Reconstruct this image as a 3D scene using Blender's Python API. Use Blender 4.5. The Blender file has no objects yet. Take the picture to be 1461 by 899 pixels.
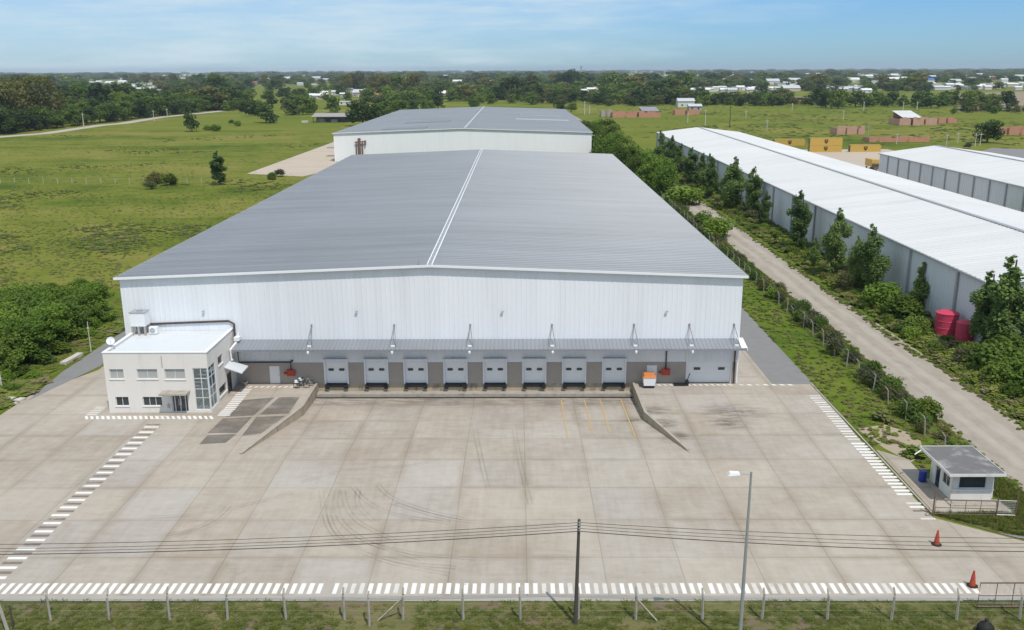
import bpy, bmesh, math, random
import numpy as np
from mathutils import Vector, Matrix
rnd = random.Random(7)
rng = np.random.default_rng(11)
S = bpy.context.scene
C = S.collection

# ------------------------------------------------------------------ camera, sky, sun, exposure
FPX, CAMH, PW, PH = 1300.0, 32.0, 1461, 899
pitch = math.atan((PH/2-99)/FPX); yaw = math.atan((740-PW/2)/FPX); roll = math.radians(.25)
fw = Vector((0, math.cos(pitch), -math.sin(pitch))); rt = Vector((1, 0, 0)); up = rt.cross(fw)
rz = Matrix.Rotation(yaw, 3, 'Z')
fw, rt, up = rz@fw, rz@rt, rz@up
RX = rt*math.cos(roll)-up*math.sin(roll); UY = up*math.cos(roll)+rt*math.sin(roll)
cam = bpy.data.cameras.new('camera'); cam.sensor_width = 36; cam.lens = 36*FPX/PW
cam.clip_start = .5; cam.clip_end = 60000
co = bpy.data.objects.new('camera', cam); C.objects.link(co)
co.matrix_world = Matrix.Translation((0, 0, CAMH)) @ Matrix((RX, UY, -fw)).transposed().to_4x4()
S.camera = co

def ray(px, py): return fw+RX*((px-PW/2)/FPX)-UY*((py-PH/2)/FPX)
def gp(px, py, z=0.):                        # where the photo's pixel meets the level z
    d = ray(px, py); t = (z-CAMH)/d.z
    return Vector((0, 0, CAMH))+d*t
def onY(px, py, Y):
    d = ray(px, py); return Vector((0, 0, CAMH))+d*(Y/d.y)
def proj(x, y, z=0.):
    q = Vector((x, y, z-CAMH)); w = q.dot(fw)
    return PW/2+FPX*q.dot(RX)/w, PH/2-FPX*q.dot(UY)/w

SUN_EL = math.radians(61); SUNH = Vector((.46, -.888, 0)).normalized()
sunv = SUNH*math.cos(SUN_EL)+Vector((0, 0, math.sin(SUN_EL)))
W = bpy.data.worlds.new('World'); S.world = W; W.use_nodes = True
nt = W.node_tree; nt.nodes.clear()
out = nt.nodes.new('ShaderNodeOutputWorld'); bg = nt.nodes.new('ShaderNodeBackground')
sky = nt.nodes.new('ShaderNodeTexSky'); sky.sky_type = 'NISHITA'; sky.sun_disc = False
sky.sun_elevation = SUN_EL; sky.sun_rotation = math.atan2(SUNH.x, SUNH.y)
sky.air_density = 1.0; sky.dust_density = .3; sky.ozone_density = 2.5; sky.altitude = 0
bg.inputs['Strength'].default_value = .145
# thin cirrus on the sky: soft streaks over part of it
tc = nt.nodes.new('ShaderNodeTexCoord'); sep = nt.nodes.new('ShaderNodeSeparateXYZ')
nt.links.new(tc.outputs['Generated'], sep.inputs[0])
def wmath(op, a, b=None, clamp=False):
    n = nt.nodes.new('ShaderNodeMath'); n.operation = op; n.use_clamp = clamp
    for i, v in enumerate((a, b)):
        if v is None: continue
        if isinstance(v, (int, float)): n.inputs[i].default_value = v
        else: nt.links.new(v, n.inputs[i])
    return n.outputs[0]
mp = nt.nodes.new('ShaderNodeMapping'); mp.inputs['Scale'].default_value = (3.2, 3.2, 26)
mp.inputs['Rotation'].default_value = (0, math.radians(2), 0)
nt.links.new(tc.outputs['Generated'], mp.inputs[0])
nz = nt.nodes.new('ShaderNodeTexNoise'); nz.inputs['Scale'].default_value = 1.6
nz.inputs['Detail'].default_value = 7; nz.inputs['Roughness'].default_value = .62
nt.links.new(mp.outputs[0], nz.inputs['Vector'])
# cloud sheet: denser to the west (left), thins out east where clear blue shows
az = wmath('DIVIDE', sep.outputs[0], wmath('MAXIMUM', sep.outputs[1], .05))
edge = wmath('ADD', wmath('MULTIPLY', az, -2.6), wmath('MULTIPLY', sep.outputs[2], 9.5))
edge = wmath('ADD', edge, wmath('MULTIPLY', nz.outputs['Fac'], 1.2))
veil = wmath('MULTIPLY', wmath('SUBTRACT', edge, .28, True), .85, True)
streak = wmath('MULTIPLY', wmath('SUBTRACT', nz.outputs['Fac'], .40, True), 2.6, True)
veil = wmath('MULTIPLY', veil, wmath('ADD', .5, streak), True)
cm = nt.nodes.new('ShaderNodeMixRGB'); cm.inputs[2].default_value = (4.7, 5.7, 6.3, 1)
tint = nt.nodes.new('ShaderNodeMixRGB'); tint.blend_type = 'MULTIPLY'; tint.inputs[0].default_value = 1; 
tl_ = nt.nodes.new('ShaderNodeMixRGB'); tl_.inputs[1].default_value = (.37, .60, .94, 1); tl_.inputs[2].default_value = (1.12, 1.0, .86, 1)
nt.links.new(wmath('MULTIPLY', wmath('SUBTRACT', sep.outputs[2], .08), 3.5, True), tl_.inputs[0]); nt.links.new(tl_.outputs[0], tint.inputs[2])
nt.links.new(sky.outputs[0], tint.inputs[1])
nt.links.new(veil, cm.inputs[0]); nt.links.new(tint.outputs[0], cm.inputs[1])
nt.links.new(cm.outputs[0], bg.inputs[0]); nt.links.new(bg.outputs[0], out.inputs[0])

sl = bpy.data.lights.new('sun', 'SUN'); sl.energy = 3.7; sl.angle = math.radians(.53); sl.color = (1, .955, .89)
so = bpy.data.objects.new('sun', sl); C.objects.link(so); so.location = (40, -80, 150)
so.rotation_euler = (-sunv).to_track_quat('-Z', 'Y').to_euler()
S.view_settings.view_transform = 'Standard'; S.view_settings.look = 'None'
S.view_settings.exposure = -.10; S.view_settings.gamma = 1
S.cycles.max_bounces = 6; S.cycles.transparent_max_bounces = 12; S.cycles.volume_bounces = 0

# ------------------------------------------------------------------ materials
MATS = {}
def node_mat(name):
    m = bpy.data.materials.new(name); m.use_nodes = True
    return m, m.node_tree, m.node_tree.nodes['Principled BSDF']
class N:                                     # small wrapper round a node tree
    def __init__(s, t): s.t = t
    def n(s, kind, **kw):
        x = s.t.nodes.new('ShaderNode'+kind)
        for k, v in kw.items(): setattr(x, k, v)
        return x
    def put(s, sock, v):
        if isinstance(v, bpy.types.NodeSocket): s.t.links.new(v, sock)
        else: sock.default_value = v
    def m(s, op, a, b=0., c=None, clamp=False):
        x = s.n('Math', operation=op, use_clamp=clamp); s.put(x.inputs[0], a); s.put(x.inputs[1], b)
        if c is not None: s.put(x.inputs[2], c)
        return x.outputs[0]
    def pos(s, scale=(1, 1, 1)):
        g = s.n('NewGeometry'); mpp = s.n('Mapping'); mpp.inputs['Scale'].default_value = scale
        s.t.links.new(g.outputs['Position'], mpp.inputs[0]); return mpp.outputs[0]
    def noise(s, vec, scale, detail=4, rough=.55):
        x = s.n('TexNoise'); s.t.links.new(vec, x.inputs['Vector'])
        x.inputs['Scale'].default_value = scale; x.inputs['Detail'].default_value = detail
        x.inputs['Roughness'].default_value = rough; return x.outputs['Fac']
    def ramp(s, fac, stops):
        x = s.n('ValToRGB'); e = x.color_ramp.elements
        while len(e) < len(stops): e.new(.5)
        for el, (p, c) in zip(e, stops): el.position = p; el.color = (*c, 1)
        s.put(x.inputs[0], fac); return x.outputs[0]
    def mix(s, fac, a, b, mode='MIX'):
        x = s.n('MixRGB', blend_type=mode); s.put(x.inputs[0], fac)
        for i, v in ((1, a), (2, b)):
            s.put(x.inputs[i], v if isinstance(v, bpy.types.NodeSocket) else (*v, 1))
        return x.outputs[0]
    def step(s, v, lo, hi):
        x = s.n('MapRange', interpolation_type='SMOOTHSTEP'); s.put(x.inputs[0], v)
        x.inputs[1].default_value = lo; x.inputs[2].default_value = hi; return x.outputs[0]

def plain(name, col, rough=.6, var=.12, scale=1.5, metal=0., dirt=None, dscale=.4, stretch=(1, 1, 1), spec=.3):
    if name in MATS: return MATS[name]
    m, t, b = node_mat(name); k = N(t)
    p = k.pos(stretch); f = k.noise(p, scale, 5)
    c = k.mix(f, tuple(v*(1-var) for v in col), tuple(min(1, v*(1+var)) for v in col))
    if dirt:
        d = k.step(k.noise(k.pos(stretch), dscale, 6, .65), .5, .75)
        c = k.mix(k.m('MULTIPLY', d, dirt[1]), c, dirt[0])
    t.links.new(c, b.inputs['Base Color'])
    b.inputs['Roughness'].default_value = rough; b.inputs['Metallic'].default_value = metal
    b.inputs['Specular IOR Level'].default_value = spec
    MATS[name] = m; return m

def leaf(name, cols, rough=.6, trans=.38):
    if name in MATS: return MATS[name]
    m, t, b = node_mat(name); k = N(t)
    oi = k.n('ObjectInfo').outputs['Random']
    f = k.noise(k.pos(), .35, 3); g = k.noise(k.pos(), 2.2, 2)
    v = k.m('ADD', k.m('MULTIPLY', oi, .45), k.m('ADD', k.m('MULTIPLY', f, .5), k.m('MULTIPLY', g, .3)))
    c = k.ramp(k.m('SUBTRACT', v, .12), [(i/(len(cols)-1)*.7+.15, q) for i, q in enumerate(cols)])
    t.links.new(c, b.inputs['Base Color']); b.inputs['Roughness'].default_value = rough
    b.inputs['Specular IOR Level'].default_value = .2
    tr = k.n('BsdfTranslucent'); t.links.new(c, tr.inputs[0])
    mx = k.n('MixShader'); mx.inputs[0].default_value = trans
    t.links.new(b.outputs[0], mx.inputs[1]); t.links.new(tr.outputs[0], mx.inputs[2])
    t.links.new(mx.outputs[0], t.nodes['Material Output'].inputs['Surface'])
    MATS[name] = m; return m

def grass_mat(name, cols, big=.018, mid=.14, fine=1.6, soil=None, stretch=(.6, 1, 1)):
    m, t, b = node_mat(name); k = N(t)
    p = k.pos(stretch)
    v = k.m('ADD', k.m('MULTIPLY', k.noise(p, big, 6, .65), .95), k.m('ADD', k.m('MULTIPLY', k.noise(p, mid, 6, .7), .6), k.m('MULTIPLY', k.noise(p, fine, 5, .75), .5)))
    c = k.ramp(k.m('SUBTRACT', v, .53), [(.27+.46*i/(len(cols)-1), q) for i, q in enumerate(cols)])
    if soil:
        s_ = k.step(k.noise(k.pos(), soil[1], 5, .6), soil[2], soil[2]+.1)
        c = k.mix(s_, c, soil[0])
    t.links.new(c, b.inputs['Base Color']); b.inputs['Roughness'].default_value = .95
    b.inputs['Specular IOR Level'].default_value = .05
    bp = k.n('Bump'); bp.inputs['Strength'].default_value = .7; bp.inputs['Distance'].default_value = .3
    t.links.new(k.noise(k.pos(), .9, 6, .7), bp.inputs['Height']); t.links.new(bp.outputs[0], b.inputs['Normal'])
    return m

def slab_mat():
    m, t, b = node_mat('concrete_slabs'); k = N(t)
    g = k.n('NewGeometry'); sx = k.n('SeparateXYZ'); t.links.new(g.outputs['Position'], sx.inputs[0])
    PXS, PYS = 5.12, 5.35
    u = k.m('DIVIDE', k.m('ADD', sx.outputs[0], 300.0+.0), PXS); v = k.m('DIVIDE', k.m('ADD', sx.outputs[1], 300.0-71.5+PYS*60-300), PYS)
    u = k.m('DIVIDE', k.m('ADD', sx.outputs[0], 9.72+PXS*60), PXS)
    iu, iv = k.m('FLOOR', u), k.m('FLOOR', v)
    cmb = k.n('CombineXYZ'); t.links.new(iu, cmb.inputs[0]); t.links.new(iv, cmb.inputs[1])
    wn = k.n('TexWhiteNoise'); t.links.new(cmb.outputs[0], wn.inputs['Vector'])
    # every slab its own pour: tint, plus large soft wear, plus fine grain
    p = k.pos()
    f1 = k.noise(p, .10, 4, .6); f2 = k.noise(p, .9, 6, .65); f3 = k.noise(k.pos((.35, 1.6, 1)), 1.2, 5, .7)
    tone = k.m('ADD', k.m('ADD', .12, k.m('MULTIPLY', wn.outputs['Value'], .12)), k.m('ADD', k.m('MULTIPLY', f1, .55), k.m('ADD', k.m('MULTIPLY', f2, .3), k.m('ADD', k.m('MULTIPLY', f3, .3), k.m('SUBTRACT', k.m('MULTIPLY', k.noise(k.pos((1.8, .16, 1)), 1.0, 6, .75), .34), .17)))))
    c = k.ramp(k.m('SUBTRACT', tone, .22), [(.22, (.255, .21, .165)), (.42, (.345, .299, .248)), (.58, (.405, .362, .31)), (.8, (.47, .433, .383))])
    wn2 = k.n('TexWhiteNoise', noise_dimensions='4D'); wn2.inputs['W'].default_value = 3.7; t.links.new(cmb.outputs[0], wn2.inputs['Vector'])
    hue = k.m('ADD', k.m('MULTIPLY', wn2.outputs['Value'], .6), k.m('MULTIPLY', k.noise(p, .16, 4, .65), .5))
    c = k.mix(1., c, k.ramp(hue, [(.25, (1.015, .985, .95)), (.55, (1., .99, .98)), (.85, (.985, .995, 1.03))]), 'MULTIPLY')
    # brownish wash along the joints, crisp dark joint line in the middle
    du = k.m('MULTIPLY', k.m('ABSOLUTE', k.m('SUBTRACT', k.m('FRACT', k.m('ADD', u, .5)), .5)), PXS)
    dv = k.m('MULTIPLY', k.m('ABSOLUTE', k.m('SUBTRACT', k.m('FRACT', k.m('ADD', v, .5)), .5)), PYS)
    jit = k.m('MULTIPLY', k.m('SUBTRACT', k.noise(p, .55, 5, .7), .5), .9)
    long_ = k.noise(p, .07, 2)
    wu = k.m('SUBTRACT', 1., k.step(k.m('ADD', du, jit), .0, .75)); wv = k.m('SUBTRACT', 1., k.step(k.m('ADD', dv, jit), .0, .6))
    wash = k.m('MULTIPLY', k.m('MAXIMUM', wu, k.m('MULTIPLY', wv, .85)), k.m('MULTIPLY', k.step(long_, .36, .66), .5))
    c = k.mix(wash, c, (.25, .20, .14))
    dj = k.m('MINIMUM', du, dv)
    c = k.mix(k.m('MULTIPLY', k.m('SUBTRACT', 1., k.step(dj, .015, .05)), k.m('MULTIPLY', k.noise(p, .13, 3), .7)), c, (.12, .1, .085))
    # oil and rust blotches
    st = k.step(k.noise(k.pos((1, .7, 1)), .23, 7, .72), .60, .74)
    c = k.mix(k.m('MULTIPLY', st, .34), c, (.2, .165, .135))
    # grime where lorries stand: under the docks and on the right hand ramp
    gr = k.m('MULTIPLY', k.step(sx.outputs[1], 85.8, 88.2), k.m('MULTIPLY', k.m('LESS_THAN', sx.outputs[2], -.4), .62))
    for q, rr_ in ((gp(1045, 588), 3.6), (gp(1040, 604), 2.4), (gp(935, 585), 1.6), (gp(948, 604), 1.7), (gp(965, 622), 1.6), (gp(905, 590), 1.5)):
        d_ = k.n('VectorMath', operation='DISTANCE'); t.links.new(k.pos((.8, 1, 0)), d_.inputs[0]); d_.inputs[1].default_value = (q.x*.8, q.y, 0)
        gr = k.m('MAXIMUM', gr, k.m('MULTIPLY', k.m('SUBTRACT', 1., k.step(d_.outputs['Value'], .2, rr_)), 1.0))
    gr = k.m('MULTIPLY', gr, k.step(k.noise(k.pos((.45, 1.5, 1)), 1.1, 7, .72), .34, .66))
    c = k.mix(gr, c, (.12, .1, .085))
    sp = k.step(k.noise(p, 3.1, 3, .6), .68, .74)
    c = k.mix(k.m('MULTIPLY', sp, .16), c, (.17, .15, .13))
    t.links.new(c, b.inputs['Base Color']); b.inputs['Roughness'].default_value = .88
    b.inputs['Specular IOR Level'].default_value = .2
    bp = k.n('Bump'); bp.inputs['Strength'].default_value = .25; bp.inputs['Distance'].default_value = .02
    t.links.new(f2, bp.inputs['Height']); t.links.new(bp.outputs[0], b.inputs['Normal'])
    return m

def worn_paint(name, col, wear=.5, under=(.4, .365, .32), rough=.7):
    m, t, b = node_mat(name); k = N(t)
    w = k.m('ADD', k.m('MULTIPLY', k.noise(k.pos(), 3.5, 6, .75), .6), k.m('MULTIPLY', k.noise(k.pos(), .35, 3), .5))
    c = k.mix(k.step(w, wear, wear+.13), col, under)
    t.links.new(c, b.inputs['Base Color']); b.inputs['Roughness'].default_value = rough
    return m

def metal_sheet(name, col, rough=.45, var=.06, stretch=(.05, .5, .05), streak=None, sscale=.6, metal=0., sheet_=None):
    m, t, b = node_mat(name); k = N(t)
    f = k.noise(k.pos(stretch), 1.0, 5, .6); f2 = k.noise(k.pos(), .05, 4)
    v = k.m('ADD', k.m('MULTIPLY', f, .55), k.m('MULTIPLY', f2, .45))
    c = k.ramp(v, [(.32, tuple(q*(1-var*2) for q in col)), (.5, col), (.68, tuple(min(.92, q*(1+var*1.6)) for q in col))])
    if streak:
        s_ = k.step(k.noise(k.pos(streak[1]), sscale, 6, .7), .53, .72)
        c = k.mix(k.m('MULTIPLY', s_, streak[2]), c, streak[0])
    if sheet_:                               # every sheet weathers a little differently
        g = k.n('NewGeometry'); sx = k.n('SeparateXYZ'); t.links.new(g.outputs['Position'], sx.inputs[0])
        w = k.n('TexWhiteNoise', noise_dimensions='1D'); t.links.new(k.m('FLOOR', k.m('DIVIDE', sx.outputs[sheet_[0]], sheet_[1])), w.inputs['W'])
        tone = k.m('ADD', 1-sheet_[2], k.m('MULTIPLY', w.outputs['Value'], 2*sheet_[2]))
        cc = k.n('CombineXYZ'); [t.links.new(tone, cc.inputs[i]) for i in range(3)]
        c = k.mix(1., c, cc.outputs[0], 'MULTIPLY')
    t.links.new(c, b.inputs['Base Color']); b.inputs['Roughness'].default_value = rough
    b.inputs['Metallic'].default_value = metal
    return m

def glass_mat(name, tint, gloss=.25):
    m, t, b = node_mat(name); k = N(t)
    tr = k.n('BsdfTransparent'); tr.inputs[0].default_value = (*tint, 1)
    gl = k.n('BsdfGlossy'); gl.inputs['Roughness'].default_value = .03; gl.inputs[0].default_value = (.9, .95, 1, 1)
    mx = k.n('MixShader'); mx.inputs[0].default_value = gloss
    t.links.new(tr.outputs[0], mx.inputs[1]); t.links.new(gl.outputs[0], mx.inputs[2])
    t.links.new(mx.outputs[0], t.nodes['Material Output'].inputs['Surface']); return m

M = {}
M['slab'] = slab_mat()
M['field'] = grass_mat('field_grass', [(.048, .090, .011), (.096, .130, .017), (.154, .170, .028), (.200, .190, .046), (.232, .182, .074)])
M['plot'] = grass_mat('mown_plot_grass', [(.085, .128, .016), (.125, .155, .02), (.155, .172, .028), (.18, .175, .045)], stretch=(.3, 1, 1))
M['verge'] = grass_mat('verge_turf', [(.08, .10, .035), (.125, .13, .05), (.165, .15, .065), (.19, .165, .08)], big=.1, mid=.5, fine=4, soil=((.17, .13, .085), .45, .52), stretch=(.5, 1, 1))
M['strip'] = grass_mat('lush_strip_grass', [(.055, .105, .012), (.09, .14, .016), (.13, .165, .024), (.18, .17, .055)], big=.06, mid=.4, fine=3, soil=((.22, .165, .105), .22, .66))
def lane_mat():
    m, t, b = node_mat('lane_surface'); k = N(t)
    g = k.n('NewGeometry'); sx = k.n('SeparateXYZ'); t.links.new(g.outputs['Position'], sx.inputs[0])
    wob = k.m('MULTIPLY', k.m('SUBTRACT', k.noise(k.pos((.3, .06, 1)), 1, 3), .5), 2.2)
    off = k.m('ABSOLUTE', k.m('SUBTRACT', k.m('ADD', sx.outputs[0], wob), 42.9))
    rut = k.m('SUBTRACT', 1., k.step(k.m('ABSOLUTE', k.m('SUBTRACT', off, 1.15)), .25, .8))
    f = k.noise(k.pos((1, .4, 1)), .7, 7, .7)
    c = k.ramp(f, [(.3, (.29, .245, .2)), (.5, (.335, .293, .245)), (.7, (.375, .338, .292))])
    c = k.mix(k.m('MULTIPLY', rut, k.m('MULTIPLY', f, .9)), c, (.43, .387, .335))
    ed = k.step(k.m('ADD', off, k.m('MULTIPLY', k.m('SUBTRACT', f, .5), 2.5)), 2.9, 3.8)
    c = k.mix(k.m('MULTIPLY', ed, .7), c, (.36, .30, .225))
    ph = k.step(k.noise(k.pos((1, .6, 1)), .5, 4, .5), .62, .70); c = k.mix(k.m('MULTIPLY', ph, .25), c, (.21, .18, .15))
    t.links.new(c, b.inputs['Base Color']); b.inputs['Roughness'].default_value = .95; b.inputs['Specular IOR Level'].default_value = .1
    bp = k.n('Bump'); bp.inputs['Strength'].default_value = .5; bp.inputs['Distance'].default_value = .06
    t.links.new(f, bp.inputs['Height']); t.links.new(bp.outputs[0], b.inputs['Normal']); return m
M['lane'] = lane_mat()
M['dirt'] = plain('bare_dirt', (.36, .29, .215), .95, .2, .5, dirt=((.2, .2, .08), .7), dscale=.25)
M['track'] = plain('pale_track', (.42, .38, .32), .95, .12, .2)
M['pad'] = plain('warm_concrete_apron', (.46, .385, .31), .9, .09, .15, dirt=((.37, .31, .25), .5), dscale=.1, stretch=(.4, 1, 1))
M['plough'] = plain('ploughed_soil', (.27, .205, .145), 1, .14, .02, stretch=(1, .2, 1))
M['asphalt'] = plain('strip_asphalt', (.215, .212, .21), .9, .15, .8, dirt=((.2, .19, .18), .7), dscale=.5)
M['darkslab'] = plain('dark_tarred_patch', (.135, .122, .108), .85, .2, .7, dirt=((.27, .235, .195), .8), dscale=.6, stretch=(.5, 1, 1))
M['white'] = worn_paint('white_road_paint', (.74, .72, .68), .62)
M['white_worn'] = worn_paint('worn_white_road_paint', (.60, .57, .525), .58)
M['brown_mark'] = worn_paint('dark_road_paint', (.19, .15, .12), .56)
M['yellow'] = worn_paint('yellow_road_paint', (.52, .35, .13), .54)
M['kerb'] = plain('kerb_concrete', (.38, .345, .29), .9, .2, 2, dirt=((.12, .1, .08), .7), dscale=.9)
M['gutter'] = plain('grey_gutter_concrete', (.36, .335, .30), .9, .1, .8)
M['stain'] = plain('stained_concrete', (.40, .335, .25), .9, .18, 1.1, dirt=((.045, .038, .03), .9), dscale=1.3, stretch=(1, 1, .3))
M['wallwhite'] = metal_sheet('white_wall_sheet', (.76, .775, .80), .5, .03, (.6, .6, .04), ((.5, .51, .52), (.9, .9, .05), .2), sheet_=(0, 1.0, .022))
M['trim'] = plain('white_trim', (.78, .79, .8), .45, .04)
M['roofgrey'] = metal_sheet('grey_zinc_roof', (.215, .232, .255), .42, .07, (.06, .9, .06), ((.29, .305, .33), (.04, .35, .04), .28), .5, sheet_=(1, .92, .05))
M['roofwhite'] = metal_sheet('white_zinc_roof', (.61, .605, .595), .42, .04, (.06, .5, .06), ((.47, .47, .47), (.05, .3, .05), .6), .4, sheet_=(1, 1.1, .03))
M['canopy'] = metal_sheet('canopy_sheet', (.235, .25, .275), .5, .07, (.5, .06, .06), ((.23, .22, .2), (.6, .2, .2), .4), .7)
M['block'] = plain('rendered_block_wall', (.40, .35, .30), .9, .1, 2, dirt=((.34, .28, .23), .7), dscale=.5, stretch=(1, 1, 1.5))
M['door'] = plain('door_white', (.82, .815, .80), .4, .04, .6)
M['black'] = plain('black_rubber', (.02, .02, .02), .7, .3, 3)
M['steel'] = plain('galvanised_steel', (.42, .43, .44), .45, .15, 3, metal=.4)
M['rod'] = plain('dull_rod_steel', (.2, .2, .2), .6, .2, 3)
M['darkpipe'] = plain('dark_pipe', (.08, .055, .05), .6, .2, 2)
M['office'] = plain('cream_render', (.73, .695, .645), .85, .05, .35, dirt=((.5, .455, .39), .5), dscale=.55, stretch=(1.6, 1.6, .25))
M['officeroof'] = plain('pale_membrane', (.62, .65, .67), .6, .07, .3, dirt=((.45, .46, .46), .6), dscale=.3)
M['glass_dark'] = plain('dark_window_glass', (.035, .045, .05), .06, .3, .6, spec=.7)
M['blind'] = plain('grey_blind', (.40, .405, .39), .5, .08, .5, stretch=(.2, .2, 8))
M['glass'] = glass_mat('stairwell_glass', (.62, .74, .76), .22)
M['frame'] = plain('aluminium_frame', (.62, .64, .64), .4, .06)
M['greyroof'] = plain('bitumen_roof', (.155, .15, .148), .85, .14, 1.5, dirt=((.40, .39, .38), .85), dscale=.55)
M['hut'] = plain('hut_white_paint', (.68, .66, .62), .8, .06, .8, dirt=((.42, .38, .33), .6), dscale=.9, stretch=(1.5, 1.5, .4))
M['red'] = plain('red_paint', (.5, .03, .035), .45, .15, 2)
M['redtank'] = plain('faded_red_plastic', (.52, .05, .10), .5, .12, 1.2)
M['orange'] = plain('orange_plastic', (.60, .21, .06), .5, .12, 3)
M['conered'] = plain('cone_red', (.42, .07, .03), .6, .15, 4)
M['blue'] = plain('blue_plastic', (.02, .035, .26), .4, .15, 3)
M['postconc'] = plain('weathered_post_concrete', (.38, .35, .30), .9, .2, 3, dirt=((.14, .12, .1), .7), dscale=1.4)
M['wood'] = plain('dark_timber_pole', (.085, .075, .065), .9, .25, 3, stretch=(1, 1, .2))
M['palepole'] = plain('pale_pole', (.55, .52, .46), .85, .1, 1)
M['cable'] = plain('black_cable', (.035, .033, .035), .7, .1)
M['rust'] = plain('rusty_pipe', (.17, .115, .085), .8, .3, 3)
M['lamp'] = plain('lamp_head_white', (.8, .8, .8), .35, .04)
M['conty'] = plain('yellow_container_paint', (.56, .37, .085), .5, .09, .5, dirt=((.38, .22, .05), .5), dscale=.5)
M['emblem'] = plain('dark_brown_emblem', (.075, .04, .02), .6, .1)
M['brick'] = plain('bare_brick', (.50, .245, .16), .95, .18, .6, dirt=((.42, .26, .19), .6), dscale=.25)
M['brickpale'] = plain('pale_brick', (.52, .30, .225), .95, .18, .5, dirt=((.46, .36, .28), .6), dscale=.3)
M['bark'] = plain('bark', (.11, .085, .062), .95, .3, 3, stretch=(1, 1, .3))
M['pebble'] = plain('pale_rubble', (.52, .48, .43), .9, .2, 2)
L = {}
L['broad'] = leaf('leaf_mid_green', [(0.057, 0.109, 0.017), (0.098, 0.163, 0.025), (0.145, 0.214, 0.032), (0.194, 0.253, 0.043)])
L['olive'] = leaf('leaf_olive', [(0.093, 0.109, 0.029), (0.132, 0.136, 0.037), (0.178, 0.174, 0.048), (0.217, 0.202, 0.059)])
L['dark'] = leaf('leaf_dark', [(0.034, 0.065, 0.015), (0.054, 0.093, 0.020), (0.078, 0.121, 0.026), (0.109, 0.152, 0.032)])
L['poplar'] = leaf('leaf_poplar', [(0.078, 0.142, 0.042), (0.126, 0.201, 0.055), (0.182, 0.267, 0.072), (0.267, 0.347, 0.099)])
L['lush'] = leaf('leaf_lush', [(0.077, 0.140, 0.019), (0.120, 0.204, 0.025), (0.174, 0.271, 0.034), (0.232, 0.320, 0.049)])
L['lime'] = leaf('leaf_lime', [(0.056, 0.096, 0.011), (0.088, 0.136, 0.015), (0.128, 0.184, 0.022), (0.176, 0.232, 0.034)])
L['scrub'] = leaf('leaf_scrub', [(.062, .075, .032), (.095, .108, .046), (.13, .14, .062), (.165, .168, .082)])
L['gtuft'] = leaf('blade_green', [(0.068, 0.112, 0.015), (0.112, 0.150, 0.023), (0.165, 0.180, 0.036), (0.225, 0.203, 0.058)], trans=.35)
L['straw'] = leaf('leaf_straw', [(.15, .17, .05), (.20, .20, .07), (.25, .225, .10), (.28, .24, .13)], trans=.3)
L['weed'] = leaf('leaf_weed', [(0.109, 0.164, 0.025), (0.154, 0.209, 0.034), (0.209, 0.254, 0.043), (0.271, 0.290, 0.063)], trans=.3)

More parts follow.
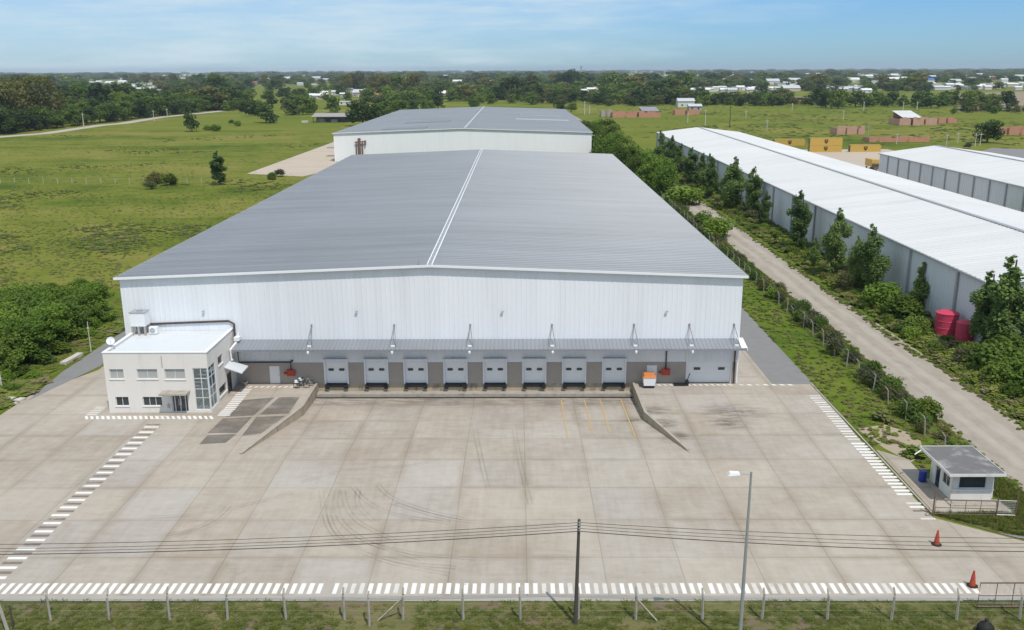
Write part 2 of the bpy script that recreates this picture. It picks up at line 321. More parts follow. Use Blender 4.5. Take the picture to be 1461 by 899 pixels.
# ------------------------------------------------------------------ mesh helpers
class MB:
    def __init__(s): s.v = []; s.f = []
    def add(s, vs, fs):
        o = len(s.v); s.v += [tuple(p) for p in vs]; s.f += [tuple(i+o for i in q) for q in fs]; return s
    def box(s, x0, x1, y0, y1, z0, z1):
        return s.add([(x0,y0,z0),(x1,y0,z0),(x1,y1,z0),(x0,y1,z0),(x0,y0,z1),(x1,y0,z1),(x1,y1,z1),(x0,y1,z1)],
                     [(0,3,2,1),(4,5,6,7),(0,1,5,4),(1,2,6,5),(2,3,7,6),(3,0,4,7)])
    def quad(s, *p): return s.add(p, [tuple(range(len(p)))])
    def prism(s, pts, d):                    # planar outline pushed along vector d
        n = len(pts); d = Vector(d); a = [Vector(p) for p in pts]
        return s.add(a+[p+d for p in a], [tuple(range(n))[::-1], tuple(range(n, 2*n))]+[(i, (i+1) % n, n+(i+1) % n, n+i) for i in range(n)])
    def tube(s, path, r, n=6, cap=True):
        path = [Vector(p) for p in path]; rs = r if isinstance(r, (list, tuple)) else [r]*len(path)
        o = len(s.v)
        for i, p in enumerate(path):
            d = (path[min(i+1, len(path)-1)]-path[max(i-1, 0)]).normalized()
            a = d.cross(Vector((0, 0, 1)) if abs(d.z) < .9 else Vector((1, 0, 0))).normalized(); b = d.cross(a)
            for k in range(n):
                t = 2*math.pi*k/n; s.v.append(tuple(p+(a*math.cos(t)+b*math.sin(t))*rs[i]))
        for i in range(len(path)-1):
            for k in range(n): s.f.append((o+i*n+k, o+i*n+(k+1) % n, o+(i+1)*n+(k+1) % n, o+(i+1)*n+k))
        if cap:
            s.f.append(tuple(o+k for k in range(n))[::-1]); s.f.append(tuple(o+(len(path)-1)*n+k for k in range(n)))
        return s
    def lathe(s, prof, c=(0, 0, 0), n=16):
        o = len(s.v)
        for r, z in prof:
            for k in range(n):
                t = 2*math.pi*k/n; s.v.append((c[0]+r*math.cos(t), c[1]+r*math.sin(t), c[2]+z))
        for i in range(len(prof)-1):
            for k in range(n): s.f.append((o+i*n+k, o+i*n+(k+1) % n, o+(i+1)*n+(k+1) % n, o+(i+1)*n+k))
        s.f.append(tuple(o+k for k in range(n))[::-1]); s.f.append(tuple(o+(len(prof)-1)*n+k for k in range(n)))
        return s
    def build(s, name, mat, parent=None, off=None, smooth=False):
        """off: world point subtracted from the vertices (the parent's base)"""
        me = bpy.data.meshes.new(name)
        o3 = Vector(off) if off is not None else (Vector(parent.get('base', (0, 0, 0))) if parent else Vector((0, 0, 0)))
        me.from_pydata([tuple(Vector(p)-o3) for p in s.v], [], s.f); me.materials.append(mat)
        bmm = bmesh.new(); bmm.from_mesh(me); bmesh.ops.recalc_face_normals(bmm, faces=bmm.faces); bmm.to_mesh(me); bmm.free()
        if smooth: me.shade_smooth()
        ob = bpy.data.objects.new(name, me); C.objects.link(ob)
        if parent:
            ob.parent = parent
            if parent.get('base') is not None: ob['base'] = parent['base']
        elif off is not None: ob.location = o3
        return ob
def tag(o, label=None, cat=None, group=None, kind=None):
    for k_, v_ in (('label', label), ('category', cat), ('group', group), ('kind', kind)):
        if v_: o[k_] = v_
    return o
def thing(name, label, cat, loc=(0, 0, 0), group=None):
    o = bpy.data.objects.new(name, None); C.objects.link(o); o.location = loc; o['base'] = tuple(loc)
    o.empty_display_size = .3
    return tag(o, label, cat, group)
def local(name, label, cat, group=None):     # a thing whose parts are modelled round the origin and then moved
    return thing(name, label, cat, (0, 0, 0), group)
def copy_tree(o, parent=None):
    c = o.copy(); C.objects.link(c)
    if parent: c.parent = parent
    for ch in list(o.children): copy_tree(ch, c)
    return c
def place(o, loc, rz=0., sc=None):
    o.location = loc; o.rotation_euler = (0, 0, rz)
    if sc is not None: o.scale = sc if isinstance(sc, (tuple, list)) else (sc, sc, sc)
    return o
def structure(ob): ob['kind'] = 'structure'; return ob
def sheet(name, pts, z, mat):
    m = MB(); m.quad(*[(p[0], p[1], z) for p in pts]); return structure(m.build(name, mat))

def ribbed(m, a, b, e, pitch, depth, nrm, width=.35):
    """ribbed sheet: ribs repeat from a to b, each runs along vector e"""
    a, b, e, nrm = Vector(a), Vector(b), Vector(e), Vector(nrm)
    ln = (b-a).length; d = (b-a)/ln; n = max(1, int(ln/pitch)); pit = ln/n; prof = []
    for i in range(n):
        s0 = i*pit; w = pit*width
        prof += [(s0, 0), (s0+pit-w, 0), (s0+pit-w*.75, depth), (s0+pit-w*.25, depth)]
    prof.append((ln, 0)); o = len(m.v)
    for s0, h in prof:
        p = a+d*s0+nrm*h; m.v.append(tuple(p)); m.v.append(tuple(p+e))
    for i in range(len(prof)-1): m.f.append((o+2*i, o+2*i+2, o+2*i+3, o+2*i+1))
    return m

# ------------------------------------------------------------------ ground, yard, roads
FAR = 15000
g = MB()                                     # one ground sheet, left open where the dock pit is cut into it
hx0, hx1, hy0, hy1 = -30, 20, 66, 91.5; z0 = -.03
xs = [-FAR, -2000, -400, hx0, hx1, 400, 2000, FAR]; ys = [-3000, -200, hy0, hy1, 500, 2000, FAR]
for i in range(len(xs)-1):
    for j in range(len(ys)-1):
        if xs[i] == hx0 and ys[j] == hy0: continue
        g.quad((xs[i], ys[j], z0), (xs[i+1], ys[j], z0), (xs[i+1], ys[j+1], z0), (xs[i], ys[j+1], z0))
structure(g.build('ground', M['field']))

FY = 91.07                                    # plane of the warehouse front
LW = [(-21.2, FY), (-21.2, 84.0), (-23.9, 72.7)]
RW = [(12.0, FY), (12.1, 82.3), (14.6, 73.4)]
y = MB()
y.quad((-50, 50.2, 0), (60, 50.2, 0), (60, 54.0, 0), (37.6, 56.0, 0), (35.3, 57.6, 0), (32.9, 59.3, 0), (30.5, 61.1, 0), (30.3, 72.7, 0), (14.8, 72.7, 0), (-23.9, 72.7, 0), (-50, 72.7, 0))
y.quad((-50, 72.7, 0), (-23.9, 72.7, 0), (-21.2, 84.0, 0), (-21.2, FY, 0), (-46, FY, 0), (-46, 97, 0), (-50, 88, 0))
y.quad((14.8, 72.7, 0), (30.3, 72.7, 0), (30.9, FY, 0), (12, FY, 0), (12.1, 82.3, 0), (14.6, 73.4, 0))
pz = -1.22
y.quad((-23.9, 72.7, 0), (14.8, 72.7, 0), (14.6, 73.4, -.05), (12.1, 82.3, -.75), (-21.2, 84, -.85), (-23.86, 72.9, -.02))
y.quad((-21.2, 84, -.85), (12.1, 82.3, -.75), (12.0, 90.0, pz), (-21.2, 90.0, pz))
structure(y.build('concrete_yard', M['slab']))
dl = MB(); dl.box(-21.2, 12.0, 90.1, FY+.4, -1.6, -.86); structure(dl.build('dock_ledge', M['kerb']))
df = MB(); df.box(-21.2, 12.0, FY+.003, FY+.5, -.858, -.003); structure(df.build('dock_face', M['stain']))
dc = MB(); dc.quad((-21.2, 89.75, pz+.03), (12.0, 89.75, pz+.03), (12.0, 90.08, pz+.03), (-21.2, 90.08, pz+.03)); structure(dc.build('ledge_shadow_strip', M['black']))  # flat black strip painting in the shadow line at the foot of the ledge
# side strips behind the yard
def rect(x0, x1, y0, y1): return [(x0, y0), (x1, y0), (x1, y1), (x0, y1)]
sheet('side_apron', rect(22.4, 26.6, FY, 232), .004, M['slab'])
sheet('side_apron', rect(-46.6, -40.5, FY, 232), .004, M['slab'])
sheet('asphalt_strip', [(26.6, FY-.5), (30.9, FY-.5), (31.2, 232), (26.6, 232)], .006, M['asphalt'])
sheet('asphalt_strip', [(-49.4, 86), (-47.0, 97), (-47.0, 232), (-50.2, 232), (-50.3, 95)], .006, M['asphalt'])
sheet('gutter_strip', rect(-60, 60, 50.2, 50.8), .005, M['gutter'])
sheet('lane', [(39.2, 40), (47.0, 40), (47.0, 88), (46.0, 140), (46.0, 300), (46, 420), (38.5, 720), (33, 720), (39.5, 420), (39.6, 300), (39.6, 140), (39.6, 88)], .008, M['lane'])
sheet('grass_strip', [(30.9, 64), (39.2, 64), (39.6, 232), (31.2, 232), (30.9, FY)], .004, M['strip'])
sheet('grass_strip', [(-58, 78), (-50, 78), (-50.6, 93), (-50.4, 260), (-66, 260)], .004, M['strip'])
sheet('grass_strip', [(47.1, 50), (54.5, 80), (54.5, 365), (46.2, 365), (46.2, 140)], .006, M['strip'])
sheet('verge', [(-60, 30), (75, 30), (75, 50.1), (-60, 50.1)], .004, M['verge'])
sheet('verge', [(30.6, 61.6), (33, 59.6), (35.3, 57.9), (38.9, 56.0), (39.0, 64), (30.6, 64)], .006, M['verge'])
sheet('asphalt_strip', [(34.0, 58.8), (60, 42), (60, 54.2), (39, 57.2)], .012, M['asphalt'])
sheet('dirt_patch', [gp(x, yy) for x, yy in ((1222, 612), (1262, 606), (1312, 622), (1318, 648), (1300, 660), (1262, 640))], .014, M['dirt'])
sheet('hut_walk', [(30.9, 61.9), (36.9, 61.9), (36.9, 64.0), (32.9, 64.0), (32.9, 71.5), (31.0, 73.5)], .010, M['slab'])
kb = MB(); kb.prism([(30.62, 61.6, 0), (30.76, 61.6, 0), (30.76, 90.5, 0), (30.62, 90.5, 0)], (0, 0, .09)); structure(kb.build('kerb', M['kerb']))
sheet('rear_apron', [gp(x, yy) for x, yy in ((352, 248), (432, 252), (500, 236), (478, 231), (478, 202))], .02, M['pad'])
sheet('container_yard', [(88, 195), (105, 195), (105, 268), (150, 268), (150, 376), (88, 376)], .02, M['pad'])
sheet('container_yard', [gp(x, yy) for x, yy in ((1385, 221), (1480, 240), (1480, 214), (1415, 211))], .03, M['asphalt'])
tl = [(-30, 199), (0, 196), (77, 190), (154, 178.5), (184, 176), (238, 167), (302, 160.6), (325, 158)]
tm = MB()
for (a, b) in zip(tl[:-1], tl[1:]):
    p, q = gp(*a), gp(*b); w = Vector((8.0, 0, 0))
    tm.quad((p.x-8, p.y, .03), (p.x+1, p.y-4, .03), (q.x+1, q.y-4, .03), (q.x-8, q.y, .03))
structure(tm.build('dirt_track', M['track']))
for pts in (((1128, 147), (1184, 145), (1182, 137), (1128, 138)), ((1365, 157), (1490, 159), (1490, 130), (1370, 133))):
    sheet('ploughed_field', [gp(*p) for p in pts], .03, M['plough'])
sheet('field_plot', [gp(*p) for p in ((362, 152), (520, 152), (450, 122), (372, 122))], .03, M['plot'])
sheet('field_plot', [gp(*p) for p in ((180, 187), (330, 186), (480, 186), (490, 178), (500, 165), (420, 158), (330, 158), (240, 170))], .03, M['plot'])
sheet('field_plot', [gp(*p) for p in ((870, 215), (945, 225), (960, 190), (1100, 160), (1461, 185), (1461, 158), (1100, 148), (850, 152))], .03, M['plot'])
sheet('field_plot', [gp(*p) for p in ((640, 152), (860, 153), (860, 145), (640, 145))], .035, M['plot'])

# retaining walls of the dock pit
def retaining(path, side, label):
    t_ = thing('retaining_wall', label, 'retaining wall', (path[1][0], path[1][1], 0))
    m = MB(); w = .22; n = len(path)
    P = [Vector((p[0], p[1], 0)) for p in path]; Q = [p+Vector((side*w, 0, 0)) for p in P]
    P[0].y = Q[0].y = FY-.004
    for i in range(n-1):
        zt = .07
        a, b, c, d = P[i], P[i+1], Q[i+1], Q[i]
        m.add([(a.x, a.y, -1.5), (b.x, b.y, -1.5), (c.x, c.y, -1.5), (d.x, d.y, -1.5), (a.x, a.y, zt), (b.x, b.y, zt), (c.x, c.y, zt), (d.x, d.y, zt)],
              [(0,3,2,1),(4,5,6,7),(0,1,5,4),(1,2,6,5),(2,3,7,6),(3,0,4,7)])
    m.build('wall_body', M['stain'], t_)
    cp = MB()
    for i in range(n-1):
        a, b, c, d = P[i], P[i+1], Q[i+1], Q[i]
        e = Vector((-side*.03, 0, 0))
        cp.prism([a+e+Vector((0, 0, .072)), b+e+Vector((0, 0, .072)), c+Vector((0, 0, .072)), d+Vector((0, 0, .072))], (0, 0, .06))
    cp.build('coping', M['kerb'], t_)
retaining(LW, -1, 'stained concrete retaining wall bending along the left side of the loading dock ramp')
retaining(RW, 1, 'dark mossy retaining wall bending along the right side of the loading dock pit')

def film(name, col, scale, rng_, amount):
    """thin worn film on the concrete: bare where it has rubbed off"""
    m, t, b = node_mat(name); k = N(t)
    b.inputs['Base Color'].default_value = (*col, 1); b.inputs['Roughness'].default_value = .9
    tr = k.n('BsdfTransparent'); mx = k.n('MixShader')
    f = k.m('MULTIPLY', k.step(k.noise(k.pos((.6, 1, 1)), scale, 7, .7), *rng_), amount)
    t.links.new(f, mx.inputs[0]); t.links.new(tr.outputs[0], mx.inputs[1]); t.links.new(b.outputs[0], mx.inputs[2])
    t.links.new(mx.outputs[0], t.nodes['Material Output'].inputs['Surface']); return m
# dark tarred panels on the left ramp and painted markings
dp = MB()
for q in (((345, 571), (392, 567), (362, 593), (322, 595)), ((398, 567), (428, 566), (412, 590), (370, 592)),
          ((318, 597), (360, 595), (338, 618), (296, 618)), ((366, 595), (408, 593), (372, 619), (345, 622)), ((296, 621), (338, 619), (322, 632), (284, 634))):
    dp.quad(*[tuple(gp(*p)+Vector((0, 0, .005))) for p in q])
structure(dp.build('tarred_panels', film('tar_film', (.10, .09, .08), .55, (.12, .62), .47)))
def dashes(name, a, b, pitch, duty, half, mats, slant=0., z=.006, tmark=False):
    """row of painted bars from a to b, each `half` either side of the line"""
    a, b = Vector((*a, 0)), Vector((*b, 0)); ln = (b-a).length; d = (b-a)/ln; nrm = Vector((-d.y, d.x, 0))
    bins = {}
    n = int(ln/pitch)
    for i in range(n):
        c = a+d*(i+.5)*pitch; hw = pitch*duty/2*rnd.uniform(.9, 1.06)
        sl_ = d*slant*half; k_ = mats[0] if rnd.random() < .68 or len(mats) < 2 else mats[1]
        m = bins.setdefault(k_, MB()); hh = half*rnd.uniform(.94, 1.03)
        m.quad(*[tuple(c+d*s*hw+nrm*t*hh+sl_*t+Vector((0, 0, z))) for s, t in ((-1, -1), (1, -1), (1, 1), (-1, 1))])
    for k_, m in bins.items(): structure(m.build(name, M[k_]))
dashes('crossing_bars', (-48, 51.62), (-12, 51.62), .555, .56, .62, ['white'])
dashes('crossing_bars', (-12, 51.62), (12, 51.62), .555, .52, .62, ['white', 'white_worn'])
dashes('crossing_bars', (12, 51.62), (29.6, 51.62), .555, .56, .62, ['white', 'white_worn'])
# walkway bars
def bars(name, x, y0, y1, pitch, hw, hl, mats, z=.006):
    bins = {}; n = int((y1-y0)/pitch)
    for i in range(n):
        c = y0+(i+.5)*pitch; k_ = mats[i % len(mats)]
        if k_ is None: continue
        m = bins.setdefault(k_, MB()); e = rnd.uniform(-.05, .05)
        m.quad((x-hw+e, c-hl, z), (x+hw+e, c-hl, z), (x+hw+e, c+hl, z), (x-hw+e, c+hl, z))
    for k_, m in bins.items(): structure(m.build(name, M[k_]))
bars('walkway_bars', 29.98, 64.6, 75.5, .62, .6, .165, ['white'])
bars('walkway_bars', 30.0-.1, 75.5, 87.4, .62, .55, .13, ['white_worn', 'white'])
bars('walkway_bars', 30.0, 60.6, 64.3, .62, .55, .14, ['white_worn', None, 'brown_mark', 'white'])
bars('walkway_bars', -34.2, 52.6, 80.0, .62, .66, .16, ['white', 'brown_mark'])
dashes('office_bars', (-41.6, 81.35), (-28.6, 81.35), .52, .56, .42, ['white'], slant=-.5)
bars('office_bars', -28.35, 81.7, 89.6, .52, .58, .15, ['white'])
bars('office_bars', -41.2, 81.9, 84.6, .5, .5, .14, ['white_worn'])
dashes('dock_bars', (-28.4, 90.0), (-23.4, 90.0), .62, .5, .22, ['white'], slant=.5)
dashes('dock_bars', (13.8, 90.35), (22.8, 90.35), .62, .5, .2, ['white'], slant=-.6)
dashes('dock_bars', (22.9, 90.35), (29.0, 90.35), .85, .5, .2, ['white', 'white_worn'], slant=-.6)
fm = MB()
for a in ((-34.75, -33.65, 81.0, 81.12), (-34.75, -33.65, 81.62, 81.74)): fm.quad((a[0], a[2], .010), (a[1], a[2], .010), (a[1], a[3], .010), (a[0], a[3], .010))
structure(fm.build('walkway_bars', M['white']))
def pitz(yy): return 0 if yy < 72.7 else (-.05-(yy-73.4)*.0787 if yy < 82.6 else -.78-(yy-82.6)*.0595)
ym = MB()
for x0, yb, yt in ((805, 573, 627), (839, 573, 615), (863, 573, 618), (896, 571, 626)):
    a = gp(x0, yt, -.5); b = gp(x0, yb, -1.1)
    x_ = (a.x+b.x)/2
    for yy in np.arange(a.y, 89.0, 1.0):
        y2 = min(yy+1, 89.2); ym.quad((x_-.07, yy, pitz(yy)+.03), (x_+.07, yy, pitz(yy)+.03), (x_+.07, y2, pitz(y2)+.03), (x_-.07, y2, pitz(y2)+.03))
structure(ym.build('bay_lines', M['yellow']))
# tyre marks: thin rubber arcs
tmk = MB()
def arc(pts, w=.13, z=.008):
    P = [gp(*p) for p in pts]; dense = []
    for i in range(len(P)-1):
        p0, p1, p2, p3 = P[max(i-1, 0)], P[i], P[i+1], P[min(i+2, len(P)-1)]
        for k in range(8):
            t = k/8; dense.append(.5*((2*p1)+(p2-p0)*t+(2*p0-5*p1+4*p2-p3)*t*t+(3*p1-p0-3*p2+p3)*t**3))
    dense.append(P[-1])
    for off in (0, .34):
        for i in range(len(dense)-1):
            a, b = dense[i], dense[i+1]; d = (b-a).normalized(); n = Vector((-d.y, d.x, 0))
            a2, b2 = a+n*off, b+n*off
            tmk.quad(tuple(a2-n*w/2+Vector((0, 0, z))), tuple(b2-n*w/2+Vector((0, 0, z))), tuple(b2+n*w/2+Vector((0, 0, z))), tuple(a2+n*w/2+Vector((0, 0, z))))
for i, q in enumerate((((478, 700), (476, 725), (490, 752), (530, 778), (600, 800)), ((486, 700), (492, 725), (512, 748), (560, 772)), ((500, 694), (520, 716), (560, 735), (640, 748)),
          ((536, 692), (555, 710), (600, 728), (660, 742)), ((470, 706), (466, 735), (480, 765), (510, 785)), ((508, 700), (508, 722), (530, 745)),
          ((236, 765), (275, 758), (310, 740), (330, 722)), ((250, 766), (300, 752), (330, 730)), ((205, 740), (300, 733), (420, 705)), ((520, 792), (585, 806), (650, 812)), ((560, 720), (640, 742), (740, 752), (800, 750)), ((500, 770), (580, 790), (680, 800)), ((430, 690), (500, 672), (600, 664), (660, 640)), ((455, 700), (470, 760), (540, 800), (640, 822)), ((700, 700), (690, 660), (680, 610)), ((760, 720), (745, 660), (735, 605)))):
    arc(q, z=.008+.0015*i)
structure(tmk.build('tyre_marks', film('tyre_rubber_marks', (.075, .065, .058), .3, (.28, .66), .15)))

# ------------------------------------------------------------------ buildings
def gable_roof(root, x0, x1, y0, y1, ze, zr, mat, pitch, depth, over=.35, name='roof'):
    xm = (x0+x1)/2; m = MB()
    for xe in (x0-over, x1+over):
        ed = Vector((xe-xm, 0, (ze-zr)*(abs(xe-xm)/(x1-xm)))); nrm = Vector((-(ed.z)*(1 if ed.x > 0 else -1), 0, abs(ed.x))).normalized()
        ribbed(m, (xm, y0-over, zr), (xm, y1+over, zr), ed, pitch, depth, nrm, .3)
        # underside, so that the sheet has a thickness
        m.quad((xm, y0-over, zr-.06), (xm, y1+over, zr-.06), (xm+ed.x, y1+over, zr+ed.z-.06), (xm+ed.x, y0-over, zr+ed.z-.06))
    return m.build(name, mat, root)
def rake(root, x0, x1, yv, ze, zr, mat, t=.12, h=.24, name='fascia'):
    xm = (x0+x1)/2; m = MB()
    for xe in (x0, x1):
        m.add([(xe, yv-t, ze-h), (xm, yv-t, zr-h), (xm, yv-t, zr), (xe, yv-t, ze), (xe, yv, ze-h), (xm, yv, zr-h), (xm, yv, zr), (xe, yv, ze)],
              [(0, 1, 2, 3), (4, 7, 6, 5), (0, 4, 5, 1), (3, 2, 6, 7), (0, 3, 7, 4), (1, 5, 6, 2)])
    return m.build(name, mat, root)
def ribbed_gable(m, x0, x1, yv, zb, ze, zr, pitch, depth):
    """vertical ribbed cladding of a gable wall facing -Y"""
    xm = (x0+x1)/2; n = int((x1-x0)/pitch); p = (x1-x0)/n; prof = []
    for i in range(n):
        s = x0+i*p; prof += [(s, 0), (s+p*.62, 0), (s+p*.72, depth), (s+p*.9, depth)]
    prof.append((x1, 0)); o = len(m.v)
    for x, h in prof:
        top = ze+(zr-ze)*(1-abs(x-xm)/(x1-xm))
        m.v += [(x, yv-h, zb), (x, yv-h, top)]
    for i in range(len(prof)-1): m.f.append((o+2*i, o+2*i+2, o+2*i+3, o+2*i+1))

# main warehouse
X0, X1, YB, ZE, ZR = -41.0, 23.0, 228.5, 11.55, 12.75
wh = thing('warehouse', 'long white warehouse with ribbed grey gable roof and eight loading dock doors', 'warehouse', (-9, FY, 0))
m = MB(); ribbed_gable(m, X0, X1, FY, 2.32, ZE, ZR, .5, .018)
m.quad((X0, FY, 0), (X0, YB, 0), (X0, YB, ZE), (X0, FY, ZE)); m.quad((X1, FY, 0), (X1, YB, 0), (X1, YB, ZE), (X1, FY, ZE))
m.quad((X0, YB, 0), (X1, YB, 0), (X1, YB, ZE), ((X0+X1)/2, YB, ZR), (X0, YB, ZE))
m.build('wall', M['wallwhite'], wh)
gable_roof(wh, X0, X1, FY, YB, ZE, ZR, M['roofgrey'], .92, .11)
rake(wh, X0-.4, X1+.4, FY-.36, ZE+.06, ZR+.10, M['trim'])
m = MB()
for xg in (X0-.52, X1+.37): m.box(xg, xg+.15, FY-.3, YB+.3, ZE-.22, ZE-.02)
m.build('gutter', M['steel'], wh)
xm = (X0+X1)/2; m = MB()
for sx in (-1, 1): m.box(xm+sx*.24-.06, xm+sx*.24+.06, FY-.36, YB+.3, ZR+.06, ZR+.21)
rc = m.build('ridge_cap', M['trim'], wh)
m = MB(); m.box(xm-.15, xm+.15, FY-.34, YB+.28, ZR+.05, ZR+.12)
for i in range(68): m.box(xm-.16, xm+.16, FY+1+i*2, FY+1.25+i*2, ZR+.06, ZR+.17)
m.build('ridge_vent', M['steel'], rc)
m = MB(); m.tube([(xm-1.2, FY+.2, ZR), (xm-1.2, FY+.2, ZR+.55)], .03); m.tube([(xm-.9, FY+.4, ZR), (xm-1.3, FY+.3, ZR+.4)], .025)
m.build('rod', M['steel'], rc)
# base: block wall, dock doors, steel frames
DX = [-19.2, -14.98, -10.83, -6.64, -2.48, 1.65, 5.84, 10.04]
solid = [(-29.7, -20.35)] + [(DX[i]+1.28, DX[i+1]-1.28) for i in range(7)] + [(11.32, 17.62), (22.35, 22.95)]
for a, b in solid:
    m = MB(); m.box(a, b, FY-.02, FY+.25, -.002, 2.3); m.build('base_wall', M['block'], wh)
m = MB(); m.box(X0, -29.7, FY, FY+.2, 0, 2.3); m.build('base_panel', M['wallwhite'], wh)
m = MB(); m.box(X0+.1, X1-.1, FY+.62, FY+.8, -.2, 4.8); m.build('inner_liner', M['black'], wh)
for i, dx in enumerate(DX):
    d = MB(); d.box(dx-1.13, dx+1.13, FY+.10, FY+.2, .02, 2.66)
    for zz in (.52, 1.05, 1.58, 2.12): d.box(dx-1.13, dx+1.13, FY+.085, FY+.1, zz-.2, zz+.2)
    d = d.build('dock_door', M['door'], wh)
    for sx in (-.56, .56):
        w = MB(); cx_, cz_ = dx+sx, 1.52; w.prism([(cx_-.31, FY+.045, cz_), (cx_-.23, FY+.045, cz_-.14), (cx_+.23, FY+.045, cz_-.14), (cx_+.31, FY+.045, cz_), (cx_+.23, FY+.045, cz_+.14), (cx_-.23, FY+.045, cz_+.14)], (0, .038, 0))
        w.build('window', M['glass_dark'], d)
    fr = MB()
    for sx in (-1, 1): fr.box(dx+sx*1.205-.075, dx+sx*1.205+.075, FY-.14, FY+.2, -.001, 2.78)
    fr.box(dx-1.13, dx+1.13, FY-.12, FY+.2, 2.66, 2.78)
    if i == 0: fr.box(dx-1.95+.65, dx-1.29, FY-.10, FY+.1, 0, 2.62)
    fr.build('door_frame', M['trim'], wh)
    lv = MB(); lv.box(dx-1.1, dx+1.1, FY-.20, FY+.04, -.36, .03); lv.build('dock_leveller', M['black'], wh)
    for sx in (-1, 1):
        b_ = MB(); b_.box(dx+sx*1.0-.2, dx+sx*1.0+.2, FY-.34, FY-.205, -.52, -.1); b_.build('bumper', M['black'], wh)
    ml = MB(); ml.box(dx-1.2, dx+1.2, FY-.36, FY-.142, 2.79, 2.86); ml.build('lintel', M['steel'], wh)
d = MB(); d.box(17.7, 22.28, FY+.06, FY+.16, .02, 3.9)
for zz in np.arange(.3, 3.8, .55): d.box(17.7, 22.28, FY+.045, FY+.06, zz-.24, zz+.24)
d = d.build('roller_door', M['door'], wh)
for cx_ in (18.75, 21.3):
    w = MB(); w.box(cx_-.34, cx_+.34, FY+.005, FY+.04, 1.42, 1.7); w.build('window', M['glass_dark'], d)
for cx_ in (17.66, 22.33):
    fr = MB(); fr.box(cx_-.09, cx_+.09, FY-.1, FY+.2, 0, 4.0); fr.build('door_post', M['trim'], wh)
for cx_ in (-25.72, 14.0):
    d = MB(); d.box(cx_-.52, cx_+.52, FY-.06, FY-.022, .03, 1.95); d = d.build('side_door', M['door'], wh)
    hn = MB(); hn.box(cx_+.36, cx_+.46, FY-.12, FY-.062, .95, 1.0); hn.build('handle', M['steel'], d)
# canopy with tie rods
cx0, cx1, zc1, zc0, dep = -29.3, 23.25, 4.86, 4.42, 2.25
cn = MB(); ribbed(cn, (cx0, FY-.04, zc1), (cx1, FY-.04, zc1), (0, -dep, zc0-zc1), .42, .045, (0, .19, .98), .34)
cn.quad((cx0, FY-.04, zc1-.05), (cx1, FY-.04, zc1-.05), (cx1, FY-.04-dep, zc0-.05), (cx0, FY-.04-dep, zc0-.05))
cn = cn.build('dock_canopy', M['canopy'], wh)
fe = MB(); fe.box(cx0, cx1, FY-dep-.09, FY-dep-.045, zc0-.16, zc0+.02); fe.build('edge_beam', M['canopy'], cn)
ec = MB(); ec.add([(cx1+.002, FY-.04, zc1-.2), (cx1+.002, FY-dep-.1, zc0-.18), (cx1+.002, FY-dep-.1, zc0+.1), (cx1+.002, FY-.04, zc1+.1), (cx1-.55, FY-.04, zc1+.09), (cx1-.55, FY-dep-.1, zc0+.09), (cx1+.07, FY-.04, zc1-.2), (cx1+.07, FY-dep-.1, zc0-.18), (cx1+.07, FY-dep-.1, zc0+.1), (cx1+.07, FY-.04, zc1+.1)],
                 [(0, 1, 2, 3), (3, 2, 5, 4), (6, 9, 8, 7), (2, 8, 9, 3), (0, 6, 7, 1), (1, 7, 8, 2)])
ec.build('end_flashing', M['trim'], cn)
for tx in (-21.5, -12.9, -5.0, 3.48, 11.98, 17.72, 22.35):
    t_ = MB(); yb = FY-1.7; zb = zc0+.22
    for sx in (-.32, .32): t_.tube([(tx, FY-.08, 6.35), (tx+sx, yb, zb)], .035, 5)
    t_.box(tx-.07, tx+.07, FY-.12, FY-.04, 6.2, 6.5); tr_ = t_.build('tie_rod', M['rod'], cn)
    t_ = MB(); t_.box(tx-.2, tx+.2, yb-.1, yb+.1, zb-.1, zb+.05); t_.build('clamp', M['trim'], tr_)
    if tx < 20:
        t_ = MB(); t_.lathe([(.05, .1), (.12, .06), (.13, -.1), (.08, -.22)], (tx, FY-dep-.2, zc0-.2), 10); t_.build('rain_outlet', M['trim'], cn)
pp = MB(); pp.tube([(-29.4, FY-.12, 4.2), (-29.4, FY-.12, 2.42), (-23.95, FY-.12, 2.42), (-23.95, FY-.12, .9)], .075, 6); pp.tube([(-23.95, FY-.1, 2.42), (-23.7, FY-.1, 2.6)], .1, 6)
pp.build('water_pipe', M['darkpipe'], wh)
pp = MB(); pp.tube([(15.45, FY-.1, 4.3), (15.45, FY-.1, 1.5)], .075, 6); pp.build('water_pipe', M['darkpipe'], wh)
for x_ in (22.55, 22.85):
    pp = MB(); pp.tube([(x_, FY-.35, 4.4), (x_, FY-.35, .05)], .085, 6); pp.build('downpipe', M['darkpipe'] if x_ < 22.7 else M['trim'], wh)
m = MB(); m.tube([(-39.6, FY-.1, 6.55), (-30.1, FY-.1, 6.9), (-29.55, FY-.12, 6.6), (-29.5, FY-.3, 5.0)], .11, 7); m.build('roof_drain_pipe', M['darkpipe'], wh)
m = MB(); m.tube([(-29.1, FY-.25, 5.9), (-29.2, FY-.5, 4.9), (-29.6, FY-1.9, 4.3), (-29.5, FY-1.9, 3.2)], .12, 7); m.box(-29.45, -28.9, FY-.9, FY-.2, 4.95, 5.35); m.build('pipe_cluster', M['trim'], wh)

